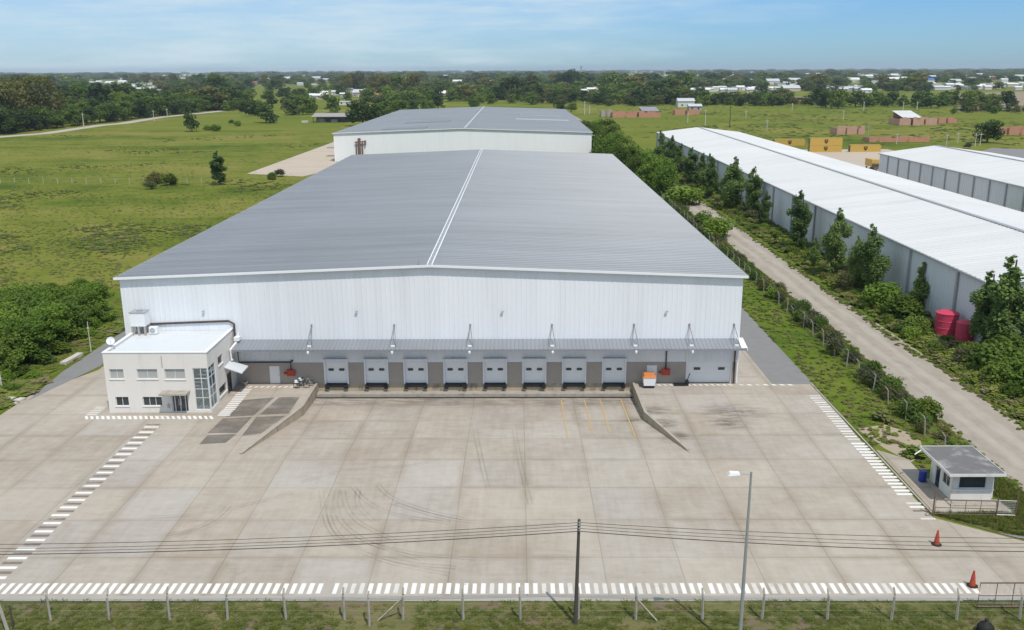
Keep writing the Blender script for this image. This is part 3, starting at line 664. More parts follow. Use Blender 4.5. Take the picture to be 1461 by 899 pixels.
# rear warehouse
X2, X3, YA2, YB2, ZE2, ZR2 = -66.2, 26.4, 332, 526, 10.15, 11.7
w2 = thing('warehouse', 'second white warehouse with grey roof standing behind the long one', 'warehouse', ((X2+X3)/2, YA2, 0))
m = MB(); ribbed_gable(m, X2, X3, YA2, 0, ZE2, ZR2, .9, .015)
m.quad((X2, YA2, 0), (X2, YB2, 0), (X2, YB2, ZE2), (X2, YA2, ZE2)); m.quad((X3, YA2, 0), (X3, YB2, 0), (X3, YB2, ZE2), (X3, YA2, ZE2))
m.build('wall', metal_sheet('bright_wall_sheet', (.85, .835, .85), .5, .02, (.6, .6, .04)), w2)
gable_roof(w2, X2, X3, YA2, YB2, ZE2, ZR2, M['roofgrey'], 1.4, .08)
rake(w2, X2-.4, X3+.4, YA2-.36, ZE2+.06, ZR2+.1, M['trim'])
pale_ = metal_sheet('ridge_zinc', (.5, .51, .52), .4, .04); xm2 = (X2+X3)/2+1.0; m = MB()
for i in range(24): m.box(xm2-.42, xm2+.42, YA2+i*8, YA2+i*8+5.6, ZR2+.05, ZR2+.35)
m.build('ridge_vent', pale_, w2)
def skylight(x0, x1, y0, y1, mat, lift):
    zf = lambda x: ZR2-(ZR2-ZE2)*abs(x-(X2+X3)/2)/((X3-X2)/2)+lift
    s_ = MB(); s_.add([(x0, y0, zf(x0)), (x1, y0, zf(x1)), (x1, y1, zf(x1)), (x0, y1, zf(x0)), (x0, y0, zf(x0)+.1), (x1, y0, zf(x1)+.1), (x1, y1, zf(x1)+.1), (x0, y1, zf(x0)+.1)],
                    [(4, 5, 6, 7), (0, 1, 5, 4), (1, 2, 6, 5), (2, 3, 7, 6), (3, 0, 4, 7)])
    return s_.build('roof_panel', mat, w2)
pale = metal_sheet('new_zinc_panel', (.38, .4, .43), .4, .04); dull = metal_sheet('old_zinc_panel', (.19, .205, .225), .5, .05)
skylight(-1, 22, 400, 408, pale, .1); skylight(1, 20, 438, 441, pale, .1)
skylight(-50, -34, 340, 352, dull, .1); skylight(-46, -28, 378, 392, dull, .1)
m = MB()
for sx in (-1.1, 1.1): m.tube([(-57.0+sx, YA2-.5, 0), (-57.0+sx, YA2-.5, 7.2)], .22, 6)
m.tube([(-57, YA2-.5, 0), (-57, YA2-.5, 8.4)], .5, 8); m.tube([(-58.6, YA2-.6, 7), (-54.6, YA2-.6, 7.3)], .22, 6); m.box(-55.1, -54.6, YA2-.7, YA2-.2, 6, 7.6)
m.build('exhaust_pipe', M['rust'], w2)
m = MB(); m.box(X3+.05, X3+9, 362, 378, 5.1, 5.4); m.box(X3+8.6, X3+9, 362.4, 377.6, 4.7, 5.09); m.build('side_canopy', M['roofwhite'], w2)
for q in ([(X3+8.8, 363, 0), (X3+8.8, 363, 4.7)], [(X3+8.8, 377, 0), (X3+8.8, 377, 4.7)], [(X3+.1, 363, 8), (X3+7, 363, 5.4)]): m = MB(); m.tube(q, .14); m.build('canopy_post', M['steel'], w2)
m = MB(); m.box(X2-7, X2-.05, 352, 356, 3.2, 3.45); m.build('side_awning', M['canopy'], w2)

# white warehouses on the right
def side_shed(name, label, x0, x1, y0, y1, ze, zr, pil):
    r_ = thing(name, label, 'warehouse', ((x0+x1)/2, y0, 0)); m = MB()
    ribbed_gable(m, x0, x1, y0, 0, ze, zr, .6, .04)
    ribbed(m, (x0, y0, 0), (x0, y1, 0), (0, 0, ze), .9, .04, (-1, 0, 0), .3)
    m.quad((x1, y0, 0), (x1, y1, 0), (x1, y1, ze), (x1, y0, ze)); m.quad((x0, y1, 0), (x1, y1, 0), (x1, y1, ze), ((x0+x1)/2, y1, zr), (x0, y1, ze))
    m.build('wall', metal_sheet('dull_white_sheet', (.60, .63, .66), .5, .04, (.3, .3, .05), ((.42, .44, .46), (.5, .5, .05), .35)), r_)
    gable_roof(r_, x0, x1, y0, y1, ze, zr, M['roofwhite'], 1.1, .05, .25)
    m = MB(); m.box(x0-.42, x0-.27, y0-.2, y1+.2, ze-.28, ze-.05); m.build('gutter', M['steel'], r_)
    m = MB(); m.box((x0+x1)/2-.35, (x0+x1)/2+.35, y0-.2, y1+.2, zr+.02, zr+.16); m.build('ridge_cap', M['steel'], r_)
    for yy in np.arange(y0+pil*.6, y1, pil):
        p_ = MB(); p_.box(x0-.3, x0-.06, yy-.17, yy+.17, 0, ze-.3); p_.build('pilaster' if pil < 10 else 'downpipe', M['steel'], r_)
    return r_
side_shed('warehouse', 'long white roofed shed beside the row of poplars', 54.5, 86.3, 102, 363, 8.0, 9.86, 14.0)
side_shed('warehouse', 'shorter white roofed shed with dark pilasters beyond the long shed at the right edge', 105, 137, 178, 268, 8.1, 10.2, 7.2)

# office
OX0, OX1, OY0, OZ = -39.7, -29.75, 82.7, 5.75
of = thing('office_building', 'cream two storey office with corner glass stairwell joined to the warehouse front', 'office building', (OX0, OY0, 0))
def ox(px): return onY(px, 540, OY0).x
def wall_holes(m, a0, a1, z0_, z1_, holes, put):
    """boxes filling the wall rectangle round the holes; put(a0,a1,z0,z1) adds one"""
    zs_ = sorted({z0_, z1_, *[h[2] for h in holes], *[h[3] for h in holes]})
    for zl, zh in zip(zs_[:-1], zs_[1:]):
        hs = sorted(h for h in holes if h[2] <= zl+1e-6 and h[3] >= zh-1e-6); c = a0
        for h in hs:
            if h[0]-c > 1e-4: put(c, h[0], zl, zh)
            c = h[1]
        if a1-c > 1e-4: put(c, a1, zl, zh)
U = [(-39.25, -37.9, 3.42, 4.42), (-36.6, -34.65, 3.42, 4.42), (-33.95, -32.0, 3.38, 4.42)]
Lw = [(-38.98, -37.72, .66, 1.6), (-36.35, -34.5, .66, 1.6)]
DR = (-33.55, -31.95, 0.02, 2.0); GL = (-31.25, OX1, .28, 4.5)
m = MB(); wt = .25
wall_holes(m, OX0, OX1, 0, OZ+.3, U+Lw+[DR, GL], lambda a, b, c, d: m.box(a, b, OY0, OY0+wt, c, d))
SW = [(83.0-.05, 84.75, .28, 4.5), (85.7, 87.1, 3.7, 4.6), (85.3, 87.6, .55, 1.5)]
wall_holes(m, OY0+wt, FY-.06, 0, OZ+.3, [(OY0+wt, 84.75, .28, 4.5)]+SW[1:], lambda a, b, c, d: m.box(OX1-wt, OX1, a, b, c, d))
m.box(OX0, OX0+wt, OY0+wt, FY-.06, 0, OZ+.3)
m.build('wall', M['office'], of)
m = MB(); m.box(OX0+wt, OX1-wt, OY0+wt, FY-.06, OZ-.2, OZ+.08); m.build('roof', M['officeroof'], of)
m = MB()
m.box(OX0-.06, OX1+.06, OY0-.06, OY0+wt+.03, OZ+.302, OZ+.37); m.box(OX0-.06, OX0+wt+.03, OY0+wt+.032, FY-.07, OZ+.302, OZ+.37); m.box(OX1-wt-.03, OX1+.06, OY0+wt+.032, FY-.07, OZ+.302, OZ+.37)
m.build('parapet_cap', M['trim'], of)
def window(parent, x0, x1, z0_, z1_, glassmat, n=2):
    f_ = MB(); yy = OY0+.12; t = .05
    f_.box(x0, x1, yy, yy+.06, z0_, z0_+t); f_.box(x0, x1, yy, yy+.06, z1_-t, z1_)
    for i in range(n+1):
        xx = x0+(x1-x0-t)*i/n; f_.box(xx, xx+t, yy+.002, yy+.058, z0_+t, z1_-t)
    f_ = f_.build('window', M['frame'], parent)
    p = MB(); p.box(x0+.01, x1-.01, yy+.03, yy+.05, z0_+.01, z1_-.01); p.build('pane', glassmat, f_)
    s_ = MB(); s_.box(x0-.08, x1+.08, OY0-.07, OY0+.1, z0_-.07, z0_-.003); s_.build('sill', M['office'], f_)
for a in U: window(of, *a, M['blind'], 2)
for a in Lw: window(of, *a, M['glass_dark'], 3 if a[1]-a[0] > 1.5 else 2)
# entrance
d = MB(); a, b, c, e = DR
for xx in (a, (a+b)/2-.04, b-.08, (a+b)/2-.55, (a+b)/2+.47): d.box(xx, xx+.08, OY0+.1, OY0+.18, c, e)
d.box(a, b, OY0+.102, OY0+.178, e-.1, e+.0); d.box(a, b, OY0+.102, OY0+.178, c, c+.08)
d = d.build('entrance_door', M['frame'], of)
p = MB(); p.box(a+.02, b-.02, OY0+.13, OY0+.15, c+.02, e-.02); p.build('pane', M['glass_dark'], d)
h_ = MB()
for xx in (-.12, .1): h_.tube([((a+b)/2+xx, OY0+.06, .75), ((a+b)/2+xx, OY0+.06, 1.35)], .025, 5)
h_.build('handle', M['trim'], d)
m = MB(); m.box(a-.75, b+.28, OY0-1.15, OY0-.005, 2.12, 2.26); m.build('entrance_canopy', M['kerb'], of)
m = MB(); m.box(a-.4, a-.25, OY0-.18, OY0-.002, .5, .9); m.build('letter_box', M['blind'], of)
# corner glazing
gx0, gx1, gz0, gz1 = GL; fr = MB(); t = .06
for zz in (gz0, 1.45, 2.35, 3.4, gz1-t):
    fr.box(gx0, gx1-.002, OY0+.06, OY0+.12, zz, zz+t); fr.box(gx1-.12, gx1-.06, OY0+.13, 84.75, zz, zz+t)
for xx in (gx0, (gx0+gx1)/2-.03, gx1-.16): fr.box(xx, xx+.07, OY0+.055, OY0+.125, gz0, gz1)
for yy in (OY0+.14, (OY0+84.75)/2, 84.68): fr.box(gx1-.125, gx1-.055, yy, yy+.07, gz0, gz1)
fr.box(gx1-.1, gx1+.01, OY0-.01, OY0+.1, gz0-.02, gz1+.02)
fr = fr.build('stairwell_glazing', M['frame'], of)
p = MB(); p.box(gx0+.02, gx1-.13, OY0+.085, OY0+.095, gz0+.02, gz1-.02); p.box(gx1-.095, gx1-.085, OY0+.14, 84.72, gz0+.02, gz1-.02); p.build('pane', M['glass'], fr)
st = MB(); st.add([(gx0+.1, 83.3, .1), (gx1-.3, 83.3, 1.9), (gx1-.3, 83.3, 2.2), (gx0+.1, 83.3, .4), (gx0+.1, 84.2, .1), (gx1-.3, 84.2, 1.9), (gx1-.3, 84.2, 2.2), (gx0+.1, 84.2, .4)], [(0,1,2,3),(4,7,6,5),(0,4,5,1),(3,2,6,7),(0,3,7,4),(1,5,6,2)])
st.add([(gx1-.3, 84.3, 2.0), (gx0+.1, 84.3, 3.2), (gx0+.1, 84.3, 3.5), (gx1-.3, 84.3, 2.3), (gx1-.3, 85.2, 2.0), (gx0+.1, 85.2, 3.2), (gx0+.1, 85.2, 3.5), (gx1-.3, 85.2, 2.3)], [(0,1,2,3),(4,7,6,5),(0,4,5,1),(3,2,6,7),(0,3,7,4),(1,5,6,2)])
st.tube([(gx0+.1, 83.25, 1.3), (gx1-.3, 83.25, 2.9)], .04); st.tube([(gx0+.1, 83.25, .9), (gx1-.3, 83.25, 2.5)], .03)
st.build('staircase', M['frame'], of)
m = MB(); m.box(gx0-.1, OX1-wt-.01, 86.1, 86.2, .05, OZ-.25); m.box(gx0-.15, gx0-.1, OY0+wt+.01, 86.1, .05, OZ-.25); m.box(gx0-.1, OX1-wt-.01, OY0+wt+.02, 86.09, .02, .1); m.build('stairwell_wall', M['block'], of)
# side window, side awning
for (y0_, y1_, z0_, z1_) in SW[1:]:
    w = MB(); w.box(OX1-.18, OX1-.12, y0_, y1_, z0_, z1_); w = w.build('window', M['glass_dark'], of)
    s_ = MB(); s_.box(OX1-.1, OX1+.07, y0_-.08, y1_+.08, z0_-.08, z0_-.003); s_.build('sill', M['office'], w)
aw = MB(); aw.add([(OX1+.01, 87.3, 3.0), (OX1+.01, 89.6, 3.0), (OX1+1.75, 89.6, 2.35), (OX1+1.75, 87.3, 2.35), (OX1+.01, 87.3, 3.1), (OX1+.01, 89.6, 3.1), (OX1+1.75, 89.6, 2.45), (OX1+1.75, 87.3, 2.45)],
                 [(0,3,2,1),(4,5,6,7),(0,1,5,4),(1,2,6,5),(2,3,7,6),(3,0,4,7)])
aw.build('side_awning', M['officeroof'], of)
m = MB(); m.box(OX1-.02, OX1+.06, 87.9, 89.1, .02, 2.05); m.build('side_door', M['glass_dark'], of)
m = MB(); m.box(-34.13, -34.08, OY0-.05, OY0-.002, 4.6, OZ); m.build('drain_pipe', M['block'], of)
# things on the office roof
tk = thing('water_tank', 'white boxy water tank on dark legs on the office roof corner', 'water tank', (-39.1, 90.0, OZ+.08))
m = MB(); m.box(-39.95+.35, -38.1, 89.3, 90.6, OZ+1.05, OZ+2.45); bt = m.build('tank_body', M['trim'], tk)
m = MB(); m.box(-39.65, -38.05, 89.25, 90.65, OZ+2.452, OZ+2.53); m.lathe([(.3, 0), (.3, .12)], (-38.8, 90, OZ+2.53), 10); m.build('lid', M['steel'], bt)
for sx in (-39.5, -38.85, -38.2):
    for sy in (89.4, 90.5):
        m = MB(); m.box(sx-.09, sx+.09, sy-.09, sy+.09, OZ+.082, OZ+1.048); m.build('leg', M['block'], tk)
ac = thing('condenser_unit', 'small pale air conditioner unit beside the roof water tank', 'air conditioner', (-37.6, 89.9, OZ+.08))
m = MB(); m.box(-37.95, -37.1, 89.7, 90.15, OZ+.15, OZ+.85); m.build('casing', M['trim'], ac)
m = MB()
for k in range(16):
    t = 2*math.pi*k/16; t2 = 2*math.pi*(k+1)/16
    m.quad((-37.6+.27*math.cos(t), 89.69, OZ+.5+.27*math.sin(t)), (-37.6+.27*math.cos(t2), 89.69, OZ+.5+.27*math.sin(t2)), (-37.6+.05*math.cos(t2), 89.685, OZ+.5+.05*math.sin(t2)), (-37.6+.05*math.cos(t), 89.685, OZ+.5+.05*math.sin(t)))
m.build('fan_grille', M['blind'], ac)
ds = thing('satellite_dish', 'round white satellite dish on the left edge of the office roof', 'satellite dish', (-39.55, 84.4, OZ+.37))
m = MB(); o_ = Vector((-39.55, 84.4, OZ+1.0)); nrm = Vector((.25, -.85, .46)).normalized(); a_ = nrm.cross(Vector((0, 0, 1))).normalized(); b_ = nrm.cross(a_)
ring = [(0, -.1), (.17, -.08), (.31, -.02), (.4, .05)]; vs = []
for r_, h_ in ring:
    for k in range(14): vs.append(tuple(o_+a_*r_*math.cos(k*math.pi/7)+b_*r_*math.sin(k*math.pi/7)+nrm*h_))
m.add(vs, [(i*14+k, i*14+(k+1) % 14, (i+1)*14+(k+1) % 14, (i+1)*14+k) for i in range(3) for k in range(14)]); m.build('reflector', M['trim'], ds)
m = MB(); m.tube([(-39.55, 84.45, OZ+.37), (-39.55, 84.45, OZ+.95)], .04, 6); m.tube([tuple(o_-b_*-.45), tuple(o_+nrm*.5)], .02, 5); m.build('mount', M['steel'], ds)

# wall lights on the white front
def floodlight(): 
    r_ = local('floodlight', 'x', 'floodlight', 'floodlights on the warehouse front')
    m = MB(); m.tube([(0, 0, 0), (0, -.3, .1)], .03, 6); m.build('bracket', M['steel'], r_)
    m = MB(); m.add([(-.2, -.25, .15), (.2, -.25, .15), (.24, -.5, -.05), (-.24, -.5, -.05), (-.2, -.2, -.02), (.2, -.2, -.02), (.24, -.42, -.2), (-.24, -.42, -.2)], [(0,3,2,1),(4,5,6,7),(0,1,5,4),(1,2,6,5),(2,3,7,6),(3,0,4,7)])
    m.build('lamp_housing', M['blind'], r_); return r_
fl0 = floodlight()
for i, (px, w_) in enumerate(((291, 'grey floodlight on the white wall above the office roof, leftmost of four'), (509, 'small grey floodlight on the white wall, second of four from the left'), (717, 'small grey floodlight on the white wall, third of four from the left'), (951, 'small grey floodlight on the white wall near its right end'))):
    o = fl0 if i == 0 else copy_tree(fl0); p = onY(px, 443, FY); o['label'] = w_; place(o, (p.x, FY-.02, p.z), 0, .6)
# fire hose cabinets, small yard things
for x_, w_ in ((-23.95, 'red fire hose cabinet on the block wall left of the dock doors'), (15.45, 'red fire hose cabinet on the block wall beside the big roller door')):
    r_ = thing('fire_hose_cabinet', w_, 'fire cabinet', (x_, FY-.2, 0), 'red fire hose cabinets')
    m = MB(); m.box(x_-.42, x_+.42, FY-.32, FY-.18, .95, 1.62); c_ = m.build('cabinet', M['red'], r_)
    m = MB(); m.lathe([(.1, 0), (.16, .05), (.16, .15), (.05, .2)], (x_-.62, FY-.25, 1.15), 8); m.build('valve', M['red'], r_)
    m = MB(); m.box(x_-.34, x_+.34, FY-.335, FY-.323, 1.03, 1.54); m.build('cabinet_door', M['conered'], c_)
r_ = thing('lidded_bin', 'white wheeled bin with orange lid by the dock corner', 'bin', (13.55, 89.75, 0))
m = MB(); m.add([(12.98, 89.3, .28), (14.12, 89.3, .28), (14.12, 90.2, .28), (12.98, 90.2, .28), (12.9, 89.22, 1.15), (14.2, 89.22, 1.15), (14.2, 90.28, 1.15), (12.9, 90.28, 1.15)], [(0,3,2,1),(4,5,6,7),(0,1,5,4),(1,2,6,5),(2,3,7,6),(3,0,4,7)])
m.build('body', M['trim'], r_)
m = MB(); m.add([(12.86, 89.18, 1.153), (14.24, 89.18, 1.153), (14.24, 90.32, 1.153), (12.86, 90.32, 1.153), (13.0, 89.3, 1.42), (14.1, 89.3, 1.42), (14.1, 90.2, 1.52), (13.0, 90.2, 1.52)], [(4,5,6,7),(0,1,5,4),(1,2,6,5),(2,3,7,6),(3,0,4,7)])
m.build('lid', M['orange'], r_)
for sx in (13.1, 14.0):
    for sy in (89.45, 90.05):
        m = MB(); m.tube([(sx-.05, sy, .12), (sx+.05, sy, .12)], .12, 10); m.build('wheel', M['black'], r_)
m = MB(); m.box(12.95, 14.15, 89.28, 90.22, .2, .278); m.build('base_frame', M['black'], r_)
r_ = thing('pallet_truck', 'black pallet truck left on the ground near the roller door', 'pallet truck', (16.9, 90.3, 0))
m = MB()
for sx in (-.25, .25): m.box(16.2, 17.5, 90.3+sx-.08, 90.3+sx+.08, .06, .16)
m.build('forks', M['black'], r_)
m = MB(); m.box(17.5, 17.75, 90.02, 90.58, .05, .55); m.tube([(17.62, 90.3, .55), (17.85, 90.3, 1.25)], .04, 6); m.tube([(17.85, 90.12, 1.25), (17.85, 90.48, 1.25)], .035, 6); m.build('pump_handle', M['black'], r_)
r_ = thing('plant_pot', 'small pale concrete pot in the corner between office and block wall', 'pot', (-28.75, 90.4, 0))
m = MB(); m.lathe([(.18, 0), (.3, .35), (.32, .5), (.27, .5), (.24, .38)], (-28.75, 90.4, 0), 14); m.build('pot_body', M['kerb'], r_)
m = MB(); m.lathe([(.235, .39), (.1, .42)], (-28.75, 90.4, 0), 12); m.build('soil', M['darkpipe'], r_)
# bicycles
def bicycle(label, mat):
    r_ = local('bicycle', label, 'bicycle', 'bicycles parked on the ramp')
    for wx in (-.52, .52):
        w = MB(); w.tube([(wx+.33*math.cos(k*math.pi/10), 0, .34+.33*math.sin(k*math.pi/10)) for k in range(21)], .028, 5, False); w = w.build('wheel', M['black'], r_)
        s_ = MB()
        for k in range(6): s_.tube([(wx-.32*math.cos(k*math.pi/6), 0, .34-.32*math.sin(k*math.pi/6)), (wx+.32*math.cos(k*math.pi/6), 0, .34+.32*math.sin(k*math.pi/6))], .006, 4)
        s_.build('spokes', M['steel'], w)
    m = MB(); A, B, D, E_, F_ = (-.52, 0, .34), (-.08, 0, .3), (-.2, 0, .78), (.36, 0, .82), (.52, 0, .34)
    for q in ((A, B), (B, D), (D, A), (D, E_), (B, E_), (E_, F_)): m.tube(q, .03, 6)
    m.tube([E_, (.33, 0, .98)], .025, 6); m.build('frame', mat, r_)
    m = MB(); m.tube([(.28, -.28, 1.0), (.34, -.1, .98), (.34, .1, .98), (.28, .28, 1.0)], .022, 6); m.build('handlebar', M['black'], r_)
    m = MB(); m.tube([(-.2, 0, .78), (-.23, 0, .9)], .022, 6); m.prism([(-.4, -.08, .9), (-.4, .08, .9), (-.12, .02, .9), (-.12, -.02, .9)], (0, 0, .06)); m.build('saddle', M['black'], r_)
    m = MB(); m.box(-.7, -.3, -.14, .14, .66, .7); m.box(-.68, -.4, -.12, .12, .7, .9); m.build('rear_crate', M['trim'], r_); return r_
place(bicycle('dark bicycle with rear crate standing nearest the yard at the ramp top', M['black']), (-22.6, 89.6, 0), .12)
place(bicycle('silver bicycle with rear crate parked behind the dark one', M['steel']), (-22.35, 90.25, 0), .05)

# guard hut
GX0, GX1, GY0, GY1, GZ = 32.95, 36.05, 63.75, 67.4, 2.45
gh = thing('guard_hut', 'small white guard hut with flat dark roof beside the gate', 'guard hut', (GX0, GY0, 0))
m = MB(); t = .16
wall_holes(m, GX0, GX1, 0, GZ, [(GX0+.5, GX0+2.6, 1.05, 2.05)], lambda a, b, c, d: m.box(a, b, GY0, GY0+t, c, d))
wall_holes(m, GY0+t, GY1-t, 0, GZ, [(64.15, 65.35, .95, 2.05), (65.75, 66.6, .02, 2.1)], lambda a, b, c, d: m.box(GX0, GX0+t, a, b, c, d))
m.box(GX1-t, GX1, GY0+t, GY1-t, 0, GZ); m.box(GX0, GX1, GY1-t, GY1, 0, GZ); m.build('wall', M['hut'], gh)
m = MB(); m.box(GX0-.68, GX1+.35, GY0-.85, GY1+.75, GZ+.002, GZ+.16); rf = m.build('roof', M['greyroof'], gh)
m = MB(); m.box(GX0-.73, GX1+.4, GY0-.9, GY0-.853, GZ-.02, GZ+.2); m.box(GX0-.73, GX0-.683, GY0-.852, GY1+.8, GZ-.02, GZ+.2); m.box(GX1+.353, GX1+.4, GY0-.852, GY1+.8, GZ-.02, GZ+.2); m.box(GX0-.68, GX1+.35, GY1+.753, GY1+.8, GZ-.02, GZ+.2)
m.build('roof_edge', M['hut'], rf)
def pane(parent, mb, frame_mb):
    f_ = frame_mb.build('window', M['frame'], parent); mb.build('pane', M['glass_dark'], f_)
p = MB(); p.box(GX0+.5, GX0+2.6, GY0+.09, GY0+.11, 1.05, 2.05); f_ = MB()
for a in ((GX0+.5, GX0+.56, 1.05, 2.05), (GX0+2.54, GX0+2.6, 1.05, 2.05), (GX0+.56, GX0+2.54, 1.05, 1.1), (GX0+.56, GX0+2.54, 2.0, 2.05)): f_.box(a[0], a[1], GY0+.05, GY0+.085, a[2], a[3])
pane(gh, p, f_)
p = MB(); p.box(GX0+.08, GX0+.1, 64.15, 65.35, .95, 2.05); f_ = MB()
for a in ((64.15, 64.2, .95, 2.05), (65.3, 65.35, .95, 2.05), (64.72, 64.77, .95, 2.05)): f_.box(GX0+.04, GX0+.07, *a)
pane(gh, p, f_)
m = MB(); m.box(GX0+.07, GX0+.11, 65.75, 66.6, .02, 2.1); d = m.build('door', M['glass_dark'], gh)
m = MB()
for a in (65.75, 66.53): m.box(GX0+.03, GX0+.069, a, a+.07, .02, 2.1)
m.build('door_frame', M['frame'], d)
m = MB(); m.box(GX0-.02, GX1+.06, GY0-.12, GY0-.003, .93, 1.0); m.build('sill', M['trim'], gh)
m = MB(); m.box(GX0-.05, GX1+.05, GY0-.9, GY0-.002, .003+.01, .12); m.box(GX0-.35, GX0-.003, GY0-.9, GY1, .013, .1); m.build('plinth', M['kerb'], gh)
m = MB(); m.tube([(GX1+.18, GY0+.4, 2.4), (GX1+.18, GY0+.25, .1)], .04, 6); m.build('downpipe', M['trim'], gh)
m = MB(); m.tube([(GX0-.7, GY1+.4, GZ+.02), (GX0-1.35, GY1+.1, GZ-.25)], .05, 6); m.build('rain_spout', M['trim'], gh)
dr = thing('drum', 'blue plastic drum standing against the guard hut wall', 'drum', (32.3, 67.2, 0))
m = MB(); m.lathe([(.27, .02), (.3, .1), (.3, .3), (.315, .33), (.3, .36), (.3, .6), (.315, .63), (.3, .66), (.3, .82), (.27, .88)], (32.3, 67.2, 0), 16); m.build('drum_body', M['blue'], dr)
m = MB(); m.lathe([(.28, .885), (.28, .92), (.06, .93)], (32.3, 67.2, 0), 16); m.build('lid', M['blue'], dr)

# ------------------------------------------------------------------ street furniture
def cone(label, loc):
    r_ = local('traffic_cone', label, 'traffic cone', 'red cones at the yard entrance')
    m = MB(); m.lathe([(.2, .05), (.17, .3), (.1, .75), (.055, 1.08), (.03, 1.1)], (0, 0, 0), 14); m.build('cone_body', M['conered'], r_)
    m = MB(); m.lathe([(.32, 0), (.36, .03), (.33, .06), (.2, .075)], (0, 0, 0), 8); m.build('base', M['black'], r_)
    m = MB(); m.lathe([(.135, .56), (.115, .72)], (0, 0, 0), 14); m.build('band', M['redtank'], r_)
    return place(r_, loc)
c1, c2 = gp(1336, 777), gp(1387, 836)
cone('red traffic cone farther back, below the guard hut gate', (c1.x, c1.y, .004))
cone('red traffic cone beside the white crossing bars at the front', (c2.x, c2.y, .004))

# front wire fence
FYY = 48.2
ff = thing('wire_fence', 'front wire fence with cranked concrete posts along the grass verge', 'fence', (0, FYY, 0))
def conc_post(x, yv, h, lean, parent, bend=(0, .3, .32), r=.075):
    m = MB(); m.tube([(x, yv, -.05), (x+lean*.6, yv+.02, h*.75), (x+lean*.8+bend[0]*.2, yv+.02+bend[1]*.15, h*.82), (x+lean*.8+bend[0], yv+bend[1], h*.82+bend[2])], [r*1.15, r, r, r*.75], 4)
    return m.build('post', M['postconc'], parent)
fpx = [73, 156, 242, 325, 408, 491.5, 575, 661, 742.5, 825, 907, 1002, 1087, 1180, 1271.5, 1364, 1455]
for px in fpx:
    p = gp(px, 884); conc_post(p.x, FYY+rnd.uniform(-.05, .05), 2.05*rnd.uniform(.95, 1.05), rnd.uniform(-.08, .08), ff)
p = gp(527, 893); conc_post(p.x, p.y, 2.25, 0, ff)
for px, dx in ((575, -1.5), (907, 1.25)):
    p = gp(px, 884); m = MB(); m.tube([(p.x, FYY, 1.45), (p.x+dx, FYY-.1, 0)], .06, 4); m.build('brace', M['postconc'], ff)
m = MB()
for zz in (.15, .6, 1.05, 1.5): m.tube([(-34, FYY+.05, zz), (30.1, FYY+.05, zz)], .0022, 3)
m.build('strand_wire', M['steel'], ff)
# bigger posts at the left corner
r_ = thing('concrete_post', 'thick pale concrete post leaning at the bottom left corner', 'post', (gp(10, 905).x, gp(10, 905).y, 0))
p = gp(10, 905); q = onY(0, 850, p.y)
m = MB(); m.tube([(p.x+.1, p.y, 0), (p.x-.25, p.y, 2.3), (p.x-.3, p.y+.25, 2.6)], [.13, .11, .09], 4); m.build('post_body', M['postconc'], r_)
m = MB(); m.box(p.x-.15, p.x+.35, p.y-.2, p.y+.2, 0, .1); m.build('footing', M['kerb'], r_)
p = gp(19, 897); r_ = thing('wooden_stake', 'thin dark wooden stake beside the thick leaning concrete post', 'stake', (p.x, p.y, 0))
m = MB(); m.tube([(p.x, p.y, 0), (p.x, p.y, 1.55)], [.06, .045], 6); m.build('stake', M['wood'], r_)
m = MB(); m.tube([(p.x, p.y, 1.2), (p.x-.9, p.y+.1, .2)], .025, 4); m.build('strut', M['wood'], r_)

def pipe_gate(name, label, p0, p1, h, panels, group=None, zb=.12):
    r_ = thing(name, label, 'gate', (p0[0], p0[1], 0)); a, b = Vector((*p0, 0)), Vector((*p1, 0)); u = Vector((0, 0, 1))
    m = MB()
    m.tube([a+u*zb, a+u*h, b+u*h, b+u*zb, a+u*zb], .045, 6, False); m.build('frame', M['rust'], r_)
    m = MB()
    for i in range(1, panels): q = a.lerp(b, i/panels); m.tube([q+u*zb, q+u*h], .025, 5)
    m.tube([a+u*(h*.5), b+u*(h*.5)], .03, 5); m.build('crossbar', M['rust'], r_)
    m = MB(); n = int((b-a).length/.3)
    for i in range(n+1): q = a.lerp(b, i/n); m.tube([q+u*zb, q+u*h], .004, 3)
    for k in range(6): m.tube([a+u*(zb+(h-zb)*k/6), b+u*(zb+(h-zb)*k/6)], .004, 3)
    m.build('mesh_panel', M['steel'], r_); return r_
gl, gr = gp(1333, 735), gp(1421, 737)
pipe_gate('pipe_gate', 'rusty pipe gate in front of the guard hut', (gl.x, gl.y), (gr.x-.1, gr.y), 1.25, 4)
a = gp(1421, 737); b = gp(1448, 738)
r_ = thing('wire_fence', 'short mesh fence panel right of the guard hut gate', 'fence', (a.x, a.y, 0))
for q, h in ((a, 1.5), (b, 2.1)):
    m = MB(); m.tube([(q.x, q.y, 0), (q.x, q.y, h)], .05, 6); m.build('post', M['rust'], r_)
m = MB(); m.tube([(a.x, a.y, 1.3), (b.x, b.y, 1.3)], .035, 5); m.tube([(a.x, a.y, .15), (b.x, b.y, .15)], .05, 5); m.build('rail', M['palepole'], r_)
m = MB()
for i in range(14): q = a.lerp(b, i/13); m.tube([(q.x, q.y, .15), (q.x, q.y, 1.3)], .008, 3)
for k in range(8): m.tube([(a.x, a.y, .2+k*.14), (b.x, b.y, .2+k*.14)], .008, 3)
m.build('mesh_panel', M['steel'], r_)
r_ = thing('gate_post', 'rusty upright gate post at the left end of the hut gate', 'post', (gl.x-.12, gl.y, 0))
m = MB(); m.tube([(gl.x-.12, gl.y, 0), (gl.x-.12, gl.y, 2.0)], .06, 6); m.build('post_body', M['rust'], r_)
m = MB(); m.tube([(gl.x-.12, gl.y, .05), (gl.x-.7, gl.y-.1, .05), (gl.x-.4, gl.y, .6)], .03, 5); m.build('strut', M['rust'], r_)
